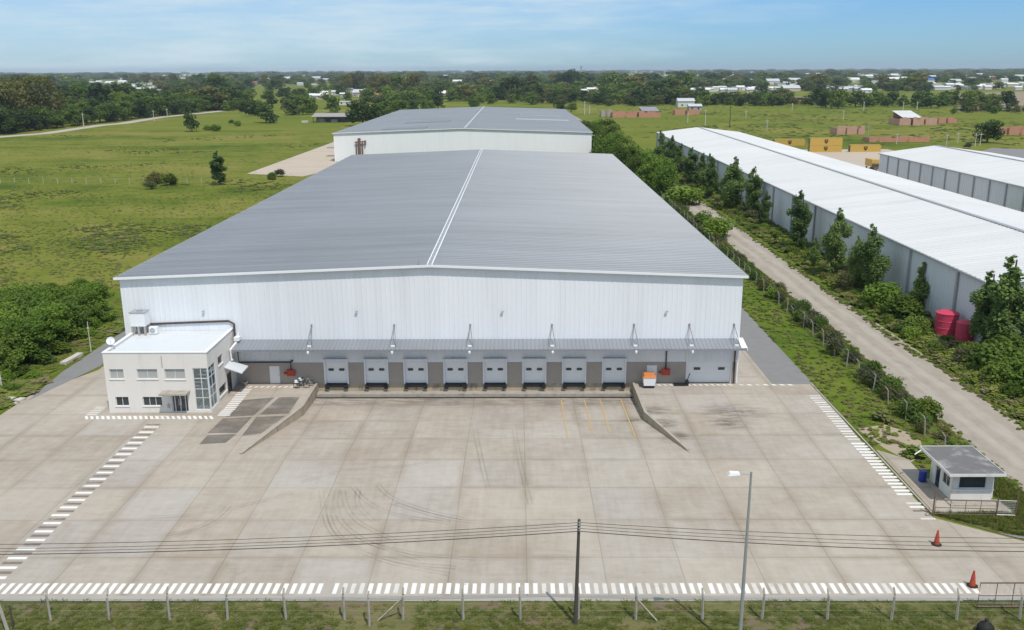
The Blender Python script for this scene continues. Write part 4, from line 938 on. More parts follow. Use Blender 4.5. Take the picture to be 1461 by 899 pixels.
a, b = gp(1394, 868), gp(1480, 868)
pipe_gate('pipe_gate', 'open pipe gate lying along the verge in the bottom right corner', (a.x, a.y), (b.x+1.5, b.y), 1.75, 5)

# street lamp, utility pole, cables
lp = thing('street_lamp', 'tall grey street lamp with one short arm on the front verge', 'street lamp', (12.45, 45.0, 0))
m = MB(); m.tube([(12.45, 45, 0), (12.45, 45, 5), (12.45, 45, 11.15)], [.12, .095, .06], 8); m.build('pole', M['steel'], lp)
m = MB(); m.tube([(12.45, 45, 11.02), (11.9, 45, 11.04), (11.4, 45, 11.06)], .03, 6); ar = m.build('arm', M['steel'], lp)
m = MB(); m.add([(11.85, 44.87, 11.0), (11.85, 45.13, 11.0), (11.2, 45.2, 10.97), (11.2, 44.8, 10.97), (11.8, 44.9, 11.12), (11.8, 45.1, 11.12), (11.3, 45.14, 11.14), (11.3, 44.86, 11.14)], [(0,3,2,1),(4,5,6,7),(0,1,5,4),(1,2,6,5),(2,3,7,6),(3,0,4,7)])
m.build('lamp_head', M['lamp'], ar)
def pole(label, x, yv=47.8, lean=.12):
    r_ = thing('utility_pole', label, 'utility pole', (x, yv, 0))
    m = MB(); m.tube([(x, yv, 0), (x+lean*.5, yv, 3.4), (x+lean, yv, 6.87)], [.13, .105, .08], 8); m.build('pole', M['wood'], r_)
    m = MB()
    for zz in (6.72, 6.55, 6.35, 6.18): m.lathe([(.03, 0), (.05, .03), (.05, .08), (.03, .11)], (x+lean-.0, yv-.13, zz-.05), 6); m.tube([(x+lean, yv, zz), (x+lean, yv-.14, zz)], .015, 4)
    m.build('insulator', M['blind'], r_)
PX_ = (-74.0, 3.36, 62.0)
pole('dark timber utility pole standing alone on the front verge', PX_[1])
def cable(label, zt, s0, s1, dy, r=.018):
    m = MB(); pts = []
    for x0, x1, sg in ((PX_[0], PX_[1]+.12, s0), (PX_[1]+.12, PX_[2], s1)):
        for i in range(25):
            t = i/24
            if pts and i == 0: continue
            pts.append((x0+(x1-x0)*t, 47.8+dy, zt-4*sg*t*(1-t)))
    m.tube(pts, r, 4); o = m.build('overhead_cable', M['cable'], None, (PX_[1], 47.8+dy, 0))
    tag(o, label, 'cable', 'overhead cables over the yard front')
cable('topmost of the four overhead cables tied to the timber pole', 6.74, 1.4, 1.05, -.14, .017)
cable('second highest overhead cable on the timber pole', 6.57, 1.5, 1.2, -.16, .015)
cable('third overhead cable down on the timber pole', 6.37, 1.5, 1.25, -.14, .015)
cable('lowest and thickest overhead cable on the timber pole', 6.2, 1.5, 1.35, -.17, .026)
p = gp(1405, 903); bag = thing('rubbish_bag', 'black rubbish bag just peeping in at the bottom edge right', 'bag', (p.x, p.y, 0))
m = MB(); m.lathe([(.3, 0), (.45, .15), (.47, .4), (.34, .62), (.12, .74), (.1, .82)], (p.x, p.y, 0), 14); m.build('bag_body', M['black'], bag, smooth=True)
m = MB(); m.lathe([(.06, .8), (.13, .9), (.1, .93)], (p.x, p.y, 0), 8); m.build('knot', M['black'], bag)

# side fence along the lane
sf = thing('wire_fence', 'long wire fence of cranked concrete posts between lane and warehouse', 'fence', (36.3, 64, 0))
yy = 64.6
while yy < 232:
    conc_post(36.35+rnd.uniform(-.15, .15), yy, 2.2*rnd.uniform(.88, 1.05), rnd.uniform(-.25, .25), sf, (-.28, 0, .3), .06); yy += 3.95
m = MB()
for zz in (.3, .8, 1.3, 1.8): m.tube([(36.4, 64.6, zz), (36.4, 232, zz)], .012, 3)
m.build('strand_wire', M['steel'], sf)
# field fence far left
lf = thing('wire_fence', 'low fence of thin pale posts crossing the left field', 'fence', (-90, 262, 0))
for i in range(17):
    p = gp(-20+i*20.5, 262+rnd.uniform(-.6, .6)); m = MB(); m.tube([(p.x, p.y, 0), (p.x, p.y, 1.7)], .07, 4); m.build('post', M['palepole'], lf)
m = MB(); p0, p1 = gp(-20, 262), gp(308, 262); m.tube([tuple(p0+Vector((0, 0, 1.4))), tuple(p1+Vector((0, 0, 1.4)))], .02, 3); m.build('strand_wire', M['steel'], lf)

# pale poles across the fields
def field_pole(px, yb, yt, label, mat='palepole', group='pale poles standing in the fields', r=.2):
    b = gp(px, yb); t = onY(px, yt, b.y); r_ = thing('utility_pole', label, 'utility pole', (b.x, b.y, 0), group)
    r = r*max(1, min(2.2, b.y/400)); m = MB(); m.tube([(b.x, b.y, 0), (b.x, b.y, t.z)], [r, r*.6], 5); m.build('pole', M[mat], r_)
    m = MB(); w_ = .9 if r > .12 else .09; m.box(b.x-w_, b.x+w_, b.y-.08, b.y+.08, t.z-.9, t.z-.7); m.build('cross_arm', M[mat], r_)
field_pole(120, 184, 161, 'pale pole standing before the brown trees left of the dirt track')
field_pole(220, 173, 157, 'pale pole by the dirt track at the foot of the green wood', r=.15)
field_pole(239, 168, 155, 'short pale pole near the far end of the dirt track', r=.15)
field_pole(1094, 185, 170, 'pale pole just above the far end of the long white shed roof')
field_pole(1130, 158, 147, 'thin pale pole in the green plot below the brown ploughed field')
field_pole(1203, 172, 157, 'pale pole in the green plot left of the brick house')
field_pole(1232, 158, 145, 'pale pole in front of the dark hedge, left one of three')
field_pole(1288, 158, 145, 'pale pole in front of the dark hedge, middle of three')
field_pole(1308, 157, 145, 'pale pole in front of the dark hedge, right one of three')
field_pole(1238, 198, 178, 'grey pole at the right end of the pale pink brick wall', 'steel')
field_pole(1279, 206, 190, 'pale pole standing behind the low red brick wall')
field_pole(1350, 208, 190, 'pale pole behind the far roof edge of the short shed')
field_pole(1366, 204, 188, 'thin pole right of the pole behind the short shed roof')
field_pole(1391, 209, 190, 'leaning pale pole just left of the round dark tree foot')
field_pole(1398, 208, 189, 'white pole standing in front of the round dark tree')
field_pole(834, 164, 144, 'tall pale pole at the far lane bend')
field_pole(841, 163, 151, 'shorter pale pole beside the tall one at the lane bend')
field_pole(981, 175, 161, 'pale pole in the plot left of the far shed gable')
field_pole(1006, 179, 156, 'tall pale pole right behind the far gable of the long shed')
field_pole(1041, 182, 151, 'tall dark pole behind the long white shed roof', 'wood')
field_pole(1064, 170, 157, 'pale pole in the plot before the far trees')
field_pole(130, 502, 459, 'thin weathered pole in the grass left of the office', r=.07)
field_pole(3, 556, 530, 'short grey pole at the edge of the thicket on the left', r=.1)

# water tanks, containers
def tank(x, yv, r, h, label):
    r_ = thing('water_tank', label, 'water tank', (x, yv, 0), 'red water tanks by the long shed')
    m = MB(); m.lathe([(r*.95, .3), (r, .4), (r, .4+h*.3), (r*1.03, .4+h*.32), (r, .4+h*.34), (r, .4+h*.64), (r*1.03, .4+h*.66), (r, .4+h*.68), (r, .4+h)], (x, yv, 0), 24); b_ = m.build('tank_body', M['redtank'], r_)
    m = MB(); m.lathe([(r*1.04, .41+h), (r*1.04, .47+h), (r*.55, .72+h), (r*.3, .74+h)], (x, yv, 0), 24); m.build('lid', M['redtank'], b_)
    m = MB(); m.box(x-r*1.1, x+r*1.1, yv-r*1.1, yv+r*1.1, .002, .295); m.build('plinth', M['trim'], r_)
tank(52.6, 108.2, 1.3, 2.55, 'large faded red water tank against the long shed wall')
tank(53.3, 104.9, 1.0, 2.2, 'smaller red water tank half hidden behind the big poplar')
SHIELD = [(-.55, .6), (.55, .6), (.55, -.1), (.3, -.5), (0, -.75), (-.3, -.5), (-.55, -.1)]
def container(x0, yv, z_, ln, label, side=-1):
    r_ = thing('shipping_container', label, 'container', (x0, yv, z_), 'yellow containers in the yard behind the shed')
    m = MB(); ribbed(m, (x0+.1, yv, z_+.12), (x0+ln-.1, yv, z_+.12), (0, 0, 2.5), .28, .04, (0, -1, 0), .45)
    m.box(x0, x0+ln, yv+.05, yv+2.4, z_+.05, z_+2.68); m.build('body', M['conty'], r_)
    m = MB()
    for xx in (x0-.03, x0+ln-.12): m.box(xx, xx+.15, yv-.06, yv+.049, z_, z_+2.72)
    m.box(x0+.12, x0+ln-.12, yv-.06, yv+.049, z_+2.6, z_+2.72); m.box(x0+.12, x0+ln-.12, yv-.06, yv+.049, z_, z_+.13); m.build('frame', M['conty'], r_)
    m = MB(); m.box(x0-.06, x0-.002, yv+.15, yv+2.3, z_+.15, z_+2.55); dd = m.build('end_door', M['rust'], r_)
    m = MB()
    for q in (.8, 1.1, 1.5, 1.8): m.tube([(x0-.1, yv+q, z_+.2), (x0-.1, yv+q, z_+2.5)], .03, 4)
    m.build('lock_bar', M['steel'], dd)
    cx_, cz_ = x0+ln*.5, z_+1.42; m = MB(); m.prism([(cx_+a_*1.3, yv-.09, cz_+b_*1.2) for a_, b_ in SHIELD], (0, .04, 0)); e_ = m.build('emblem', M['emblem'], r_)
    m = MB(); m.prism([(cx_+a_*.62, yv-.12, cz_+.12+b_*.32) for a_, b_ in SHIELD[:3]+[SHIELD[-1]]], (0, .026, 0)); m.build('emblem_mark', M['conty'], e_)
qa = gp(1105, 208)
container(qa.x, qa.y, 0, 12.9, 'yellow container with dark shield standing left of the stacked pair')
container(114.8, 364, 0, 12.6, 'yellow container with dark shield at the bottom of the stacked pair')
container(114.8, 364, 2.75, 12.6, 'yellow container with dark shield on top of the stacked pair')
container(130.8, 364, 0, 11.9, 'yellow container with dark shield standing alone at the right of the row')
p = gp(1248, 243)
tr = thing('box_truck', 'small truck with yellow box seen end on beside the short shed', 'truck', (p.x, p.y, 0))
m = MB(); m.box(p.x-1.1, p.x+1.1, p.y, p.y+6, 1.1, 3.4); m.build('box_body', M['conty'], tr)
m = MB(); m.box(p.x-1.0, p.x+1.0, p.y-1.8, p.y-.05, .5, 2.2); cb = m.build('cab', M['rust'], tr)
m = MB(); m.box(p.x-.85, p.x+.85, p.y-1.86, p.y-1.81, 1.35, 2.05); m.build('windscreen', M['glass_dark'], cb)
for sx in (-.95, .95):
    for sy in (-1.1, 1.2, 4.8):
        m = MB(); m.tube([(p.x+sx-.12, p.y+sy, .48), (p.x+sx+.12, p.y+sy, .48)], .48, 10); m.build('wheel', M['black'], tr)

# ------------------------------------------------------------------ far buildings
def ragged(m, yv, t, hgt):
    def put(q, w, c, d):
        n = max(1, int((w-q)/1.8)); e = (w-q)/n
        for i in range(n): m.box(q+e*i, q+e*(i+1), yv, yv+t, c, d if d < hgt-.01 else d*rnd.choice((1, 1, .93, .86, .75)))
    return put
def open_brick(name, label, cat, px0, px1, yb, hgt, depth, mat, gaps=(), roof=None, group=None):
    """roofless brick shell: four walls with doorways, like the half built houses in the plots"""
    a, b = gp(px0, yb), gp(px1, yb); yv = a.y; r_ = thing(name, label, cat, ((a.x+b.x)/2, yv, 0), group); m = MB(); t = .3
    wall_holes(m, a.x, b.x, 0, hgt, [(a.x+(b.x-a.x)*g0, a.x+(b.x-a.x)*g1, 0.001, hgt*.78) for g0, g1 in gaps], ragged(m, yv, t, hgt))
    m.box(a.x, b.x, yv+depth, yv+depth+t, 0, hgt*.62); m.box(a.x, a.x+t, yv+t, yv+depth, 0, hgt*.75); m.box(b.x-t, b.x, yv+t, yv+depth, 0, hgt*.6)
    m.box((a.x+b.x)/2-.15, (a.x+b.x)/2+.15, yv+t, yv+depth, 0, hgt*.8)
    m.build('wall', M[mat], r_)
    if roof:
        g0, g1, rm, lift = roof; q0, q1 = a.x+(b.x-a.x)*g0, a.x+(b.x-a.x)*g1
        m = MB(); m.add([(q0, yv+1, hgt*.9), (q1, yv+1, hgt*.9), (q1, yv+depth+2, hgt+lift), (q0, yv+depth+2, hgt+lift), (q0, yv+1, hgt*.9+.15), (q1, yv+1, hgt*.9+.15), (q1, yv+depth+2, hgt+lift+.15), (q0, yv+depth+2, hgt+lift+.15)],
                      [(0,3,2,1),(4,5,6,7),(0,1,5,4),(1,2,6,5),(2,3,7,6),(3,0,4,7)]); m.build('roof', M[rm], r_)
        m = MB(); m.box(q0+.4, q1-.4, yv+depth+.4, yv+depth+.7, 0, hgt+lift*.8); m.build('rear_wall', M[mat], r_)
    return r_
open_brick('brick_shell', 'roofless pale pink brick walls left of the grey pole', 'unfinished house', 1194, 1234, 192, 4.2, 10, 'brickpale', ((.3, .36), (.72, .78)))
open_brick('brick_wall', 'long low red brick wall nearest the short white shed', 'brick wall', 1240, 1328, 203, 2.6, 8, 'brick', ((.12, .17), (.62, .66)))
open_brick('brick_house', 'red brick house with light metal roof and walled yard in the green plot', 'house', 1283, 1338, 179, 4.6, 16, 'brickpale', ((.3, .36), (.65, .7)), (.1, .62, 'roofwhite', 2.8))
open_brick('brick_wall', 'red brick yard wall running right from the metal roofed brick house', 'brick wall', 1339, 1366, 176, 3.6, 10, 'brick', ((.4, .5),))
open_brick('brick_shell', 'roofless red brick walls at the right edge beside the round dark tree', 'unfinished house', 1424, 1485, 193, 4.4, 11, 'brick', ((.2, .26), (.5, .56)))
open_brick('brick_house', 'low brick house with grey metal roof beyond the far lane end', 'house', 874, 943, 168, 4.6, 18, 'brick', ((.25, .29), (.5, .55)), (.62, .98, 'canopy', 1.6))
open_brick('brick_shell', 'grey rendered block shell at the left end of the low brick house', 'unfinished house', 858, 873, 167, 5, 12, 'block', ((.4, .6),))
open_brick('brick_wall', 'small red brick wall in front of the trees near the grey house', 'brick wall', 963, 999, 164, 4.0, 10, 'brick', ((.4, .5),))
# farm shed on the left
a, b = gp(447, 175), gp(495, 175)
sh = thing('farm_shed', 'open sided farm shed with grey tin roof in the left field', 'shed', ((a.x+b.x)/2, a.y, 0))
for i in range(7):
    x_ = a.x+(b.x-a.x)*i/6
    for ya, hh in ((0, 3.6), (9.5, 4.8)): m = MB(); m.box(x_-.15, x_+.15, a.y+ya, a.y+ya+.3, 0, hh); m.build('post', M['wood'], sh)
m = MB(); m.add([(a.x-1, a.y-1, 3.5), (b.x+1, a.y-1, 3.5), (b.x+1, a.y+11, 5.2), (a.x-1, a.y+11, 5.2), (a.x-1, a.y-1, 3.7), (b.x+1, a.y-1, 3.7), (b.x+1, a.y+11, 5.4), (a.x-1, a.y+11, 5.4)], [(0,3,2,1),(4,5,6,7),(0,1,5,4),(1,2,6,5),(2,3,7,6),(3,0,4,7)])
m.build('roof', plain('old_tin_roof', (.32, .3, .28), .7, .2, .3), sh)
m = MB(); m.box(a.x, b.x, a.y+9.2, a.y+9.45, 0, 4.6); m.build('rear_wall', M['block'], sh)
m = MB(); m.box(a.x+3, a.x+7, a.y+3, a.y+6, 0, 2.2); m.box(a.x-7, a.x-3, a.y-2, a.y+1, 0, 1.2); m.box(a.x+11, a.x+15, a.y+2, a.y+6, 0, 1.8); m.build('hay_bales', M['pebble'], sh)

HC = {'white': plain('house_white', (.62, .61, .58), .85, .08, .1), 'cream': plain('house_cream', (.55, .48, .39), .85, .08, .1), 'pink': plain('house_brick', (.4, .22, .16), .9, .1, .1),
      'grey': plain('house_grey', (.36, .36, .36), .85, .1, .1)}
RC = {'tin': plain('roof_tin', (.5, .51, .53), .5, .08, .1), 'tile': plain('roof_tile', (.32, .13, .075), .85, .15, .2), 'pale': plain('roof_pale', (.68, .68, .67), .7, .06, .1), 'slate': plain('roof_slate', (.17, .17, .175), .8, .1, .1), 'blue': plain('roof_blue', (.05, .14, .4), .6, .1, .1)}
HPX = []
def house(px, yb, w, wall_, roof_, label, group=None, h=3.4, flat=False, depth=None):
    p = gp(px, yb); d = depth or w*.8; HPX.append((px, yb, w*650/p.y+2, 17000/p.y)); r_ = thing('house', label, 'house', (p.x, p.y, 0), group)
    m = MB(); x0, x1 = p.x-w/2, p.x+w/2; m.box(x0, x1, p.y, p.y+d, 0, h); wl = m.build('wall', HC[wall_], r_)
    m = MB()
    if flat: m.box(x0-.3, x1+.3, p.y-.3, p.y+d+.3, h+.01, h+.5)
    else:
        rh = d*.22; ym_ = p.y+d/2
        m.add([(x0-.5, p.y-.6, h+.01), (x1+.5, p.y-.6, h+.01), (x1+.5, p.y+d+.6, h+.01), (x0-.5, p.y+d+.6, h+.01), (x0-.5, ym_, h+rh), (x1+.5, ym_, h+rh)], [(0, 1, 5, 4), (2, 3, 4, 5), (0, 4, 3), (1, 2, 5), (0, 3, 2, 1)])
    m.build('roof', RC[roof_], r_)
    if p.y < 1300:
        for k in range(max(1, int(w/5))):
            cx_ = x0+w*(k+.5)/max(1, int(w/5)); m = MB(); m.box(cx_-.7, cx_+.7, p.y-.06, p.y-.005, 1.0, 2.4); m.build('window', M['glass_dark'], wl)
def row(x0, x1, y0, y1, n, wallc, roofc, label, group, w=(9, 15), h=(3.2, 4.6), flat=.4):
    for i in range(n):
        house(x0+(x1-x0)*(i+rnd.uniform(.2, .8))/n, rnd.uniform(y0, y1), rnd.uniform(*w), rnd.choice(wallc), rnd.choice(roofc), label, group, rnd.uniform(*h), rnd.random() < flat)
row(985, 1112, 127, 133, 26, ['white', 'white', 'cream'], ['pale', 'pale', 'tin'], 'small white house in the pale row before the woods, centre right', 'white houses in the centre right row')
row(1180, 1240, 127, 132.5, 14, ['white', 'white', 'grey'], ['pale', 'tin'], 'small white house in the row above the dark hedge', 'white houses above the hedge')
row(1330, 1475, 122, 129, 30, ['white', 'white', 'white', 'cream'], ['pale', 'pale', 'tin'], 'small white house in the long row beyond the ploughed field at right', 'white houses beyond the ploughed field')
row(1108, 1140, 121, 126, 6, ['white', 'grey'], ['pale', 'tin'], 'small white house among trees right of the centre row', 'white houses among the right hand trees')
row(1225, 1310, 106, 112, 12, ['white'], ['pale'], 'far white building among the distant woods at upper right', 'far white buildings upper right', (14, 30), (5, 8))
row(828, 862, 128, 134, 5, ['white', 'cream'], ['tile', 'pale', 'tin'], 'pale house among trees behind the rear warehouse', 'houses behind the rear warehouse')
row(918, 950, 126, 132, 4, ['cream', 'white'], ['tile', 'pale'], 'cream house among trees beyond the far lane', 'houses beyond the far lane')
row(440, 545, 131, 142, 12, ['white', 'cream', 'pink', 'grey'], ['tin', 'tile', 'tin', 'pale'], 'small house in the hamlet left of the dark trees', 'hamlet houses left of the dark trees', (8, 14))
row(610, 645, 134, 141, 4, ['white', 'pink'], ['tin', 'pale'], 'small house before the woods above the rear roof', 'houses above the rear roof')
row(640, 720, 119, 132, 7, ['white', 'cream', 'pink'], ['tile', 'tin', 'pale'], 'house half hidden in the woods above the rear roof', 'houses half hidden in the woods')
row(125, 235, 117, 136, 26, ['white', 'grey', 'grey'], ['tin', 'tin', 'pale'], 'pale roofed house among the trees behind the left wood', 'pale roofed houses behind the left wood', (12, 22), (4, 5.5), .6)
row(245, 300, 104, 113, 12, ['white', 'white', 'cream'], ['pale', 'tin'], 'far white building left of centre under the horizon', 'far white buildings at left', (16, 34), (6, 10))
row(300, 480, 105, 122, 16, ['white', 'cream', 'grey'], ['tin', 'tile', 'pale'], 'scattered far house left of centre', 'scattered far houses at left', (10, 20))
row(560, 900, 104, 120, 24, ['white', 'cream', 'grey', 'pink'], ['tin', 'tile', 'pale'], 'scattered far house among the woods at the centre', 'scattered far houses at the centre', (12, 24))
row(1000, 1460, 103, 119, 26, ['white', 'white', 'cream', 'grey'], ['pale', 'tin', 'tile'], 'scattered far house among the woods at right', 'scattered far houses at right', (12, 26), (4, 6.5))
row(990, 1461, 104, 121, 30, ['white', 'white', 'cream'], ['pale', 'pale', 'tin'], 'scattered pale house among the woods at right', 'scattered pale houses at right', (14, 30), (5, 8))
row(20, 480, 104, 116, 22, ['white', 'white', 'cream'], ['pale', 'tin'], 'scattered pale house among the woods at left', 'scattered pale houses at left', (14, 30), (5, 8))
row(500, 980, 104, 117, 20, ['white', 'cream', 'white'], ['pale', 'tin', 'tile'], 'scattered pale house among the central woods', 'scattered pale houses at the centre', (14, 30), (5, 8))
house(918, 103.5, 150, 'white', 'pale', 'long low white factory near the horizon right of centre', None, 10, True, 60)
house(962, 109, 40, 'white', 'pale', 'small white factory below the long one near the horizon', None, 8, True)
house(660, 103, 110, 'white', 'tin', 'long pale factory near the horizon above the rear roof', None, 9, True, 50)
house(516, 138, 22, 'grey', 'tin', 'wide grey roofed house in the hamlet behind the farm shed', None, 5)
house(536, 141, 12, 'pink', 'tile', 'brick house with tile roof right of the wide grey hamlet house', None, 4)
house(491, 150, 10, 'white', 'pale', 'small white hut in the field below the hamlet', None, 3, True)
house(462, 141, 9, 'white', 'pale', 'white hamlet house with steep pale roof', None, 5)
house(563, 147, 6, 'white', 'pale', 'tiny white house beside the dark trees above the rear roof', None, 4)
house(979, 153, 14, 'white', 'tin', 'grey white house with tin roof standing before the right hand trees', None, 5)
house(992, 158, 10, 'grey', 'tin', 'low grey house beside the small red brick wall', None, 3.4)
house(1326, 118, 22, 'white', 'blue', 'house with bright blue roof beyond the hedge at right', None, 6)
house(1130, 130, 24, 'cream', 'tin', 'cream house at the left end of the pale row beyond the ploughed field', None, 4)
p = gp(829, 108)
mt = thing('water_tower', 'slim grey tower rising on the horizon at the centre', 'tower', (p.x, p.y, 0))
m = MB(); m.tube([(p.x, p.y, 0), (p.x, p.y, 42)], [3, 2.2], 8); m.build('shaft', HC['grey'], mt)
m = MB(); m.lathe([(2.2, 36), (5, 39), (5, 46), (1, 49)], (p.x, p.y, 0), 10); m.build('tank', HC['grey'], mt)
# rubble and debris by the left thicket
r_ = thing('rubble_heap', 'pale heap of broken concrete at the edge of the thicket', 'rubble', tuple(gp(10, 572)))
m = MB(); p = gp(6, 572)
for i in range(26):
    q = p+Vector((rnd.gauss(0, .9), rnd.gauss(0, 1.0), 0)); s_ = rnd.uniform(.12, .4)
    m.prism([(q.x-s_, q.y-s_*.6, 0), (q.x+s_*.8, q.y-s_, 0), (q.x+s_, q.y+s_*.7, 0), (q.x-s_*.7, q.y+s_, 0)], (rnd.uniform(-.1, .1), rnd.uniform(-.1, .1), s_*rnd.uniform(.4, 1)))
m.build('broken_slabs', M['pebble'], r_)
r_ = thing('concrete_beam', 'pale concrete beam lying in the grass left of the office', 'beam', tuple(gp(102, 518)))
p = gp(90, 521); q = gp(115, 507); m = MB(); d_ = (q-p); n_ = Vector((-d_.y, d_.x, 0)).normalized()*.35
m.prism([p-n_, q-n_, q+n_, p+n_], (0, 0, .35)); m.build('beam_body', M['pebble'], r_)

# ------------------------------------------------------------------ vegetation
def leaf_mesh(name, mat, lobes, n, size, upbias=.35, shell=.55, aspect=1.6, seed=0):
    """leaf-sized faces spread through ellipsoid lobes (cx,cy,cz,rx,ry,rz)"""
    r = np.random.default_rng(seed); lob = np.array(lobes, float); vol = (lob[:, 3]*lob[:, 4]*lob[:, 5])**(2/3); idx = r.choice(len(lob), n, p=vol/vol.sum())
    d = r.normal(size=(n, 3)); d /= np.linalg.norm(d, axis=1)[:, None]
    rad = shell+(1-shell)*r.random(n)**.6; rad = np.where(r.random(n) < .12, rad*1.12, rad)
    c = lob[idx, :3]+d*rad[:, None]*lob[idx, 3:]
    c[:, 2] = np.maximum(c[:, 2], size*.3)
    nr = d*.8+r.normal(size=(n, 3))*.75; nr[:, 2] += upbias; nr /= np.linalg.norm(nr, axis=1)[:, None]
    a = np.cross(nr, r.normal(size=(n, 3))); a /= np.linalg.norm(a, axis=1)[:, None]; b = np.cross(nr, a)
    s = size*r.uniform(.55, 1.35, n)[:, None]; a = a*s*.5*aspect; b = b*s*.5
    V = np.stack([c-a, c-b*1.0, c+a, c+b], 1).reshape(-1, 3)
    me = bpy.data.meshes.new(name); me.vertices.add(4*n); me.vertices.foreach_set('co', V.ravel())
    me.loops.add(4*n); me.loops.foreach_set('vertex_index', np.arange(4*n, dtype=np.int32))
    me.polygons.add(n); me.polygons.foreach_set('loop_start', np.arange(0, 4*n, 4, dtype=np.int32)); me.update(calc_edges=True)
    me.materials.append(mat); return me
def lobes_broad(r, nl=14, w=.46, zb=.26, zt=.98):
    out_ = []
    for i in range(nl):
        t = r.random(); z_ = zb+.1+(zt-zb-.2)*t; R = w*(1-.75*abs(t-.42)**1.4)*r.uniform(.35, .85); a = r.random()*6.283; q = r.uniform(.13, .24)
        out_.append((R*math.cos(a), R*math.sin(a), z_, q, q*r.uniform(.8, 1.2), q*r.uniform(.6, .95)))
    out_.append((0, 0, zb+(zt-zb)*.5, w*.5, w*.5, (zt-zb)*.4)); return out_
def lobes_poplar(r, w=.17, nl=12):
    out_ = []; lean = r.uniform(-.03, .03, 2)
    for i in range(nl*3):
        t = (i+.5)/(nl*3); R = w*min(1, (1.05-t)*1.9)*(.35+.65*min(1, t*2.6))*r.uniform(.7, 1.25); a = r.random()*6.283; d = R*r.uniform(.25, .85); q = R*r.uniform(.28, .5)+.008
        out_.append((d*math.cos(a)+lean[0]*t, d*math.sin(a)+lean[1]*t, .08+.88*t, q, q, q*r.uniform(1.1, 1.9)))
    return out_
def lobes_bush(r, nl=9):
    out_ = []
    for i in range(nl):
        a = r.random()*6.283; R = r.uniform(.05, .4); q = r.uniform(.2, .34); out_.append((R*math.cos(a), R*math.sin(a), r.uniform(.25, .72)*(1-R*.6), q, q, q*.85))
    return out_
def trunk_mesh(name, h, r0, seed, limbs=4, spread=.25, top=.7):
    r = random.Random(seed); m = MB(); x = yv = 0; pts = [(0, 0, -.01)]
    for i in range(1, 5): x += r.uniform(-.02, .02); yv += r.uniform(-.02, .02); pts.append((x, yv, top*i/4))
    m.tube(pts, [r0*1.3, r0, r0*.8, r0*.6, r0*.3], 6)
    for k in range(limbs):
        t = r.uniform(.25, .6); a = r.random()*6.283; i = min(3, int(t/top*4)); b = Vector(pts[i]); e = b+Vector((math.cos(a)*spread, math.sin(a)*spread, r.uniform(.12, .3)))
        m.tube([b, b.lerp(e, .5)+Vector((0, 0, .03)), e], [r0*.5, r0*.35, r0*.15], 5)
    me = bpy.data.meshes.new(name); me.from_pydata(m.v, [], m.f); me.materials.append(M['bark']); return me
R_ = lambda s: np.random.default_rng(s)
CROWN = {}; TRUNK = {}
def mk(kind, var, mats, lob, n, size, trunk=None, **kw):
    CROWN[kind] = [leaf_mesh('crown', L[mats[i % len(mats)]], lob(R_(100+i*7+len(kind))), n, size, seed=i+len(kind)*31, **kw) for i in range(var)]
    if trunk: TRUNK[kind] = [trunk_mesh('trunk', 1, trunk[0], 50+i, trunk[1], trunk[2], trunk[3]) for i in range(2)]
mk('far', 5, ['broad', 'dark', 'dark', 'broad', 'olive'], lambda r: lobes_broad(r, 12, .5, .1, 1.0), 620, .085, (.03, 2, .2, .6))
mk('wood', 4, ['broad', 'dark', 'broad', 'dark'], lambda r: lobes_broad(r, 20, .52, .06, 1.0), 2400, .048, (.03, 4, .25, .7), upbias=.7)
mk('gum', 4, ['olive', 'olive', 'olive', 'scrub'], lambda r: lobes_broad(r, 20, .42, .16, 1.0), 2400, .044, (.028, 5, .25, .75))
mk('broad', 4, ['lush', 'broad', 'lush', 'broad'], lambda r: lobes_broad(r, 22, .52, .12, 1.0), 5200, .036, (.03, 4, .25, .7), upbias=.8)
mk('limey', 3, ['lime', 'lush', 'lime'], lambda r: lobes_broad(r, 20, .52, .08, 1.0), 3200, .042, (.03, 4, .25, .65), upbias=.8)
mk('poplar', 5, ['poplar'], lambda r: lobes_poplar(r, .155, 11), 8500, .0165, (.014, 5, .09, .92), shell=.15, upbias=.5)
mk('slim', 3, ['poplar', 'broad'], lambda r: lobes_poplar(r, .14, 10), 1300, .045, (.014, 3, .07, .9), shell=.2)
mk('bush', 5, ['lush', 'broad', 'lime', 'lush', 'broad'], lambda r: lobes_bush(r, 13), 2200, .066, upbias=.8)
mk('scrub', 4, ['scrub', 'scrub', 'olive', 'broad'], lambda r: lobes_bush(r, 17), 1500, .045, shell=.05, upbias=.5, aspect=2.6)
mk('weed', 3, ['weed', 'weed', 'straw'], lambda r: lobes_bush(r, 6), 150, .2, upbias=1.8, shell=.3)
tuft = MB()
rr = random.Random(3)
for i in range(16):
    a = rr.random()*6.283; d_ = rr.uniform(.05, .3); bx, by = math.cos(a)*d_*.5, math.sin(a)*d_*.5; hh = rr.uniform(.12, .34); w_ = rr.uniform(.02, .04)
    tuft.add([(bx-w_*math.sin(a), by+w_*math.cos(a), 0), (bx+w_*math.sin(a), by-w_*math.cos(a), 0), (bx+math.cos(a)*d_, by+math.sin(a)*d_, hh)], [(0, 1, 2)])
def tree(kind, x, yv, h, label, group=None, wide=1., var=None, name='tree', cat='tree'):
    i = rnd.randrange(len(CROWN[kind])) if var is None else var
    r_ = bpy.data.objects.new(name, None); C.objects.link(r_); r_.empty_display_size = .3; tag(r_, label, cat, group)
    r_.location = (x, yv, 0); r_.rotation_euler = (0, 0, rnd.uniform(0, 6.283)); r_.scale = (h*wide, h*wide*rnd.uniform(.9, 1.1), h)
    c = bpy.data.objects.new('crown', CROWN[kind][i]); C.objects.link(c); c.parent = r_
    t = bpy.data.objects.new('trunk', TRUNK[kind][i % len(TRUNK[kind])]); C.objects.link(t); t.parent = r_
    return r_
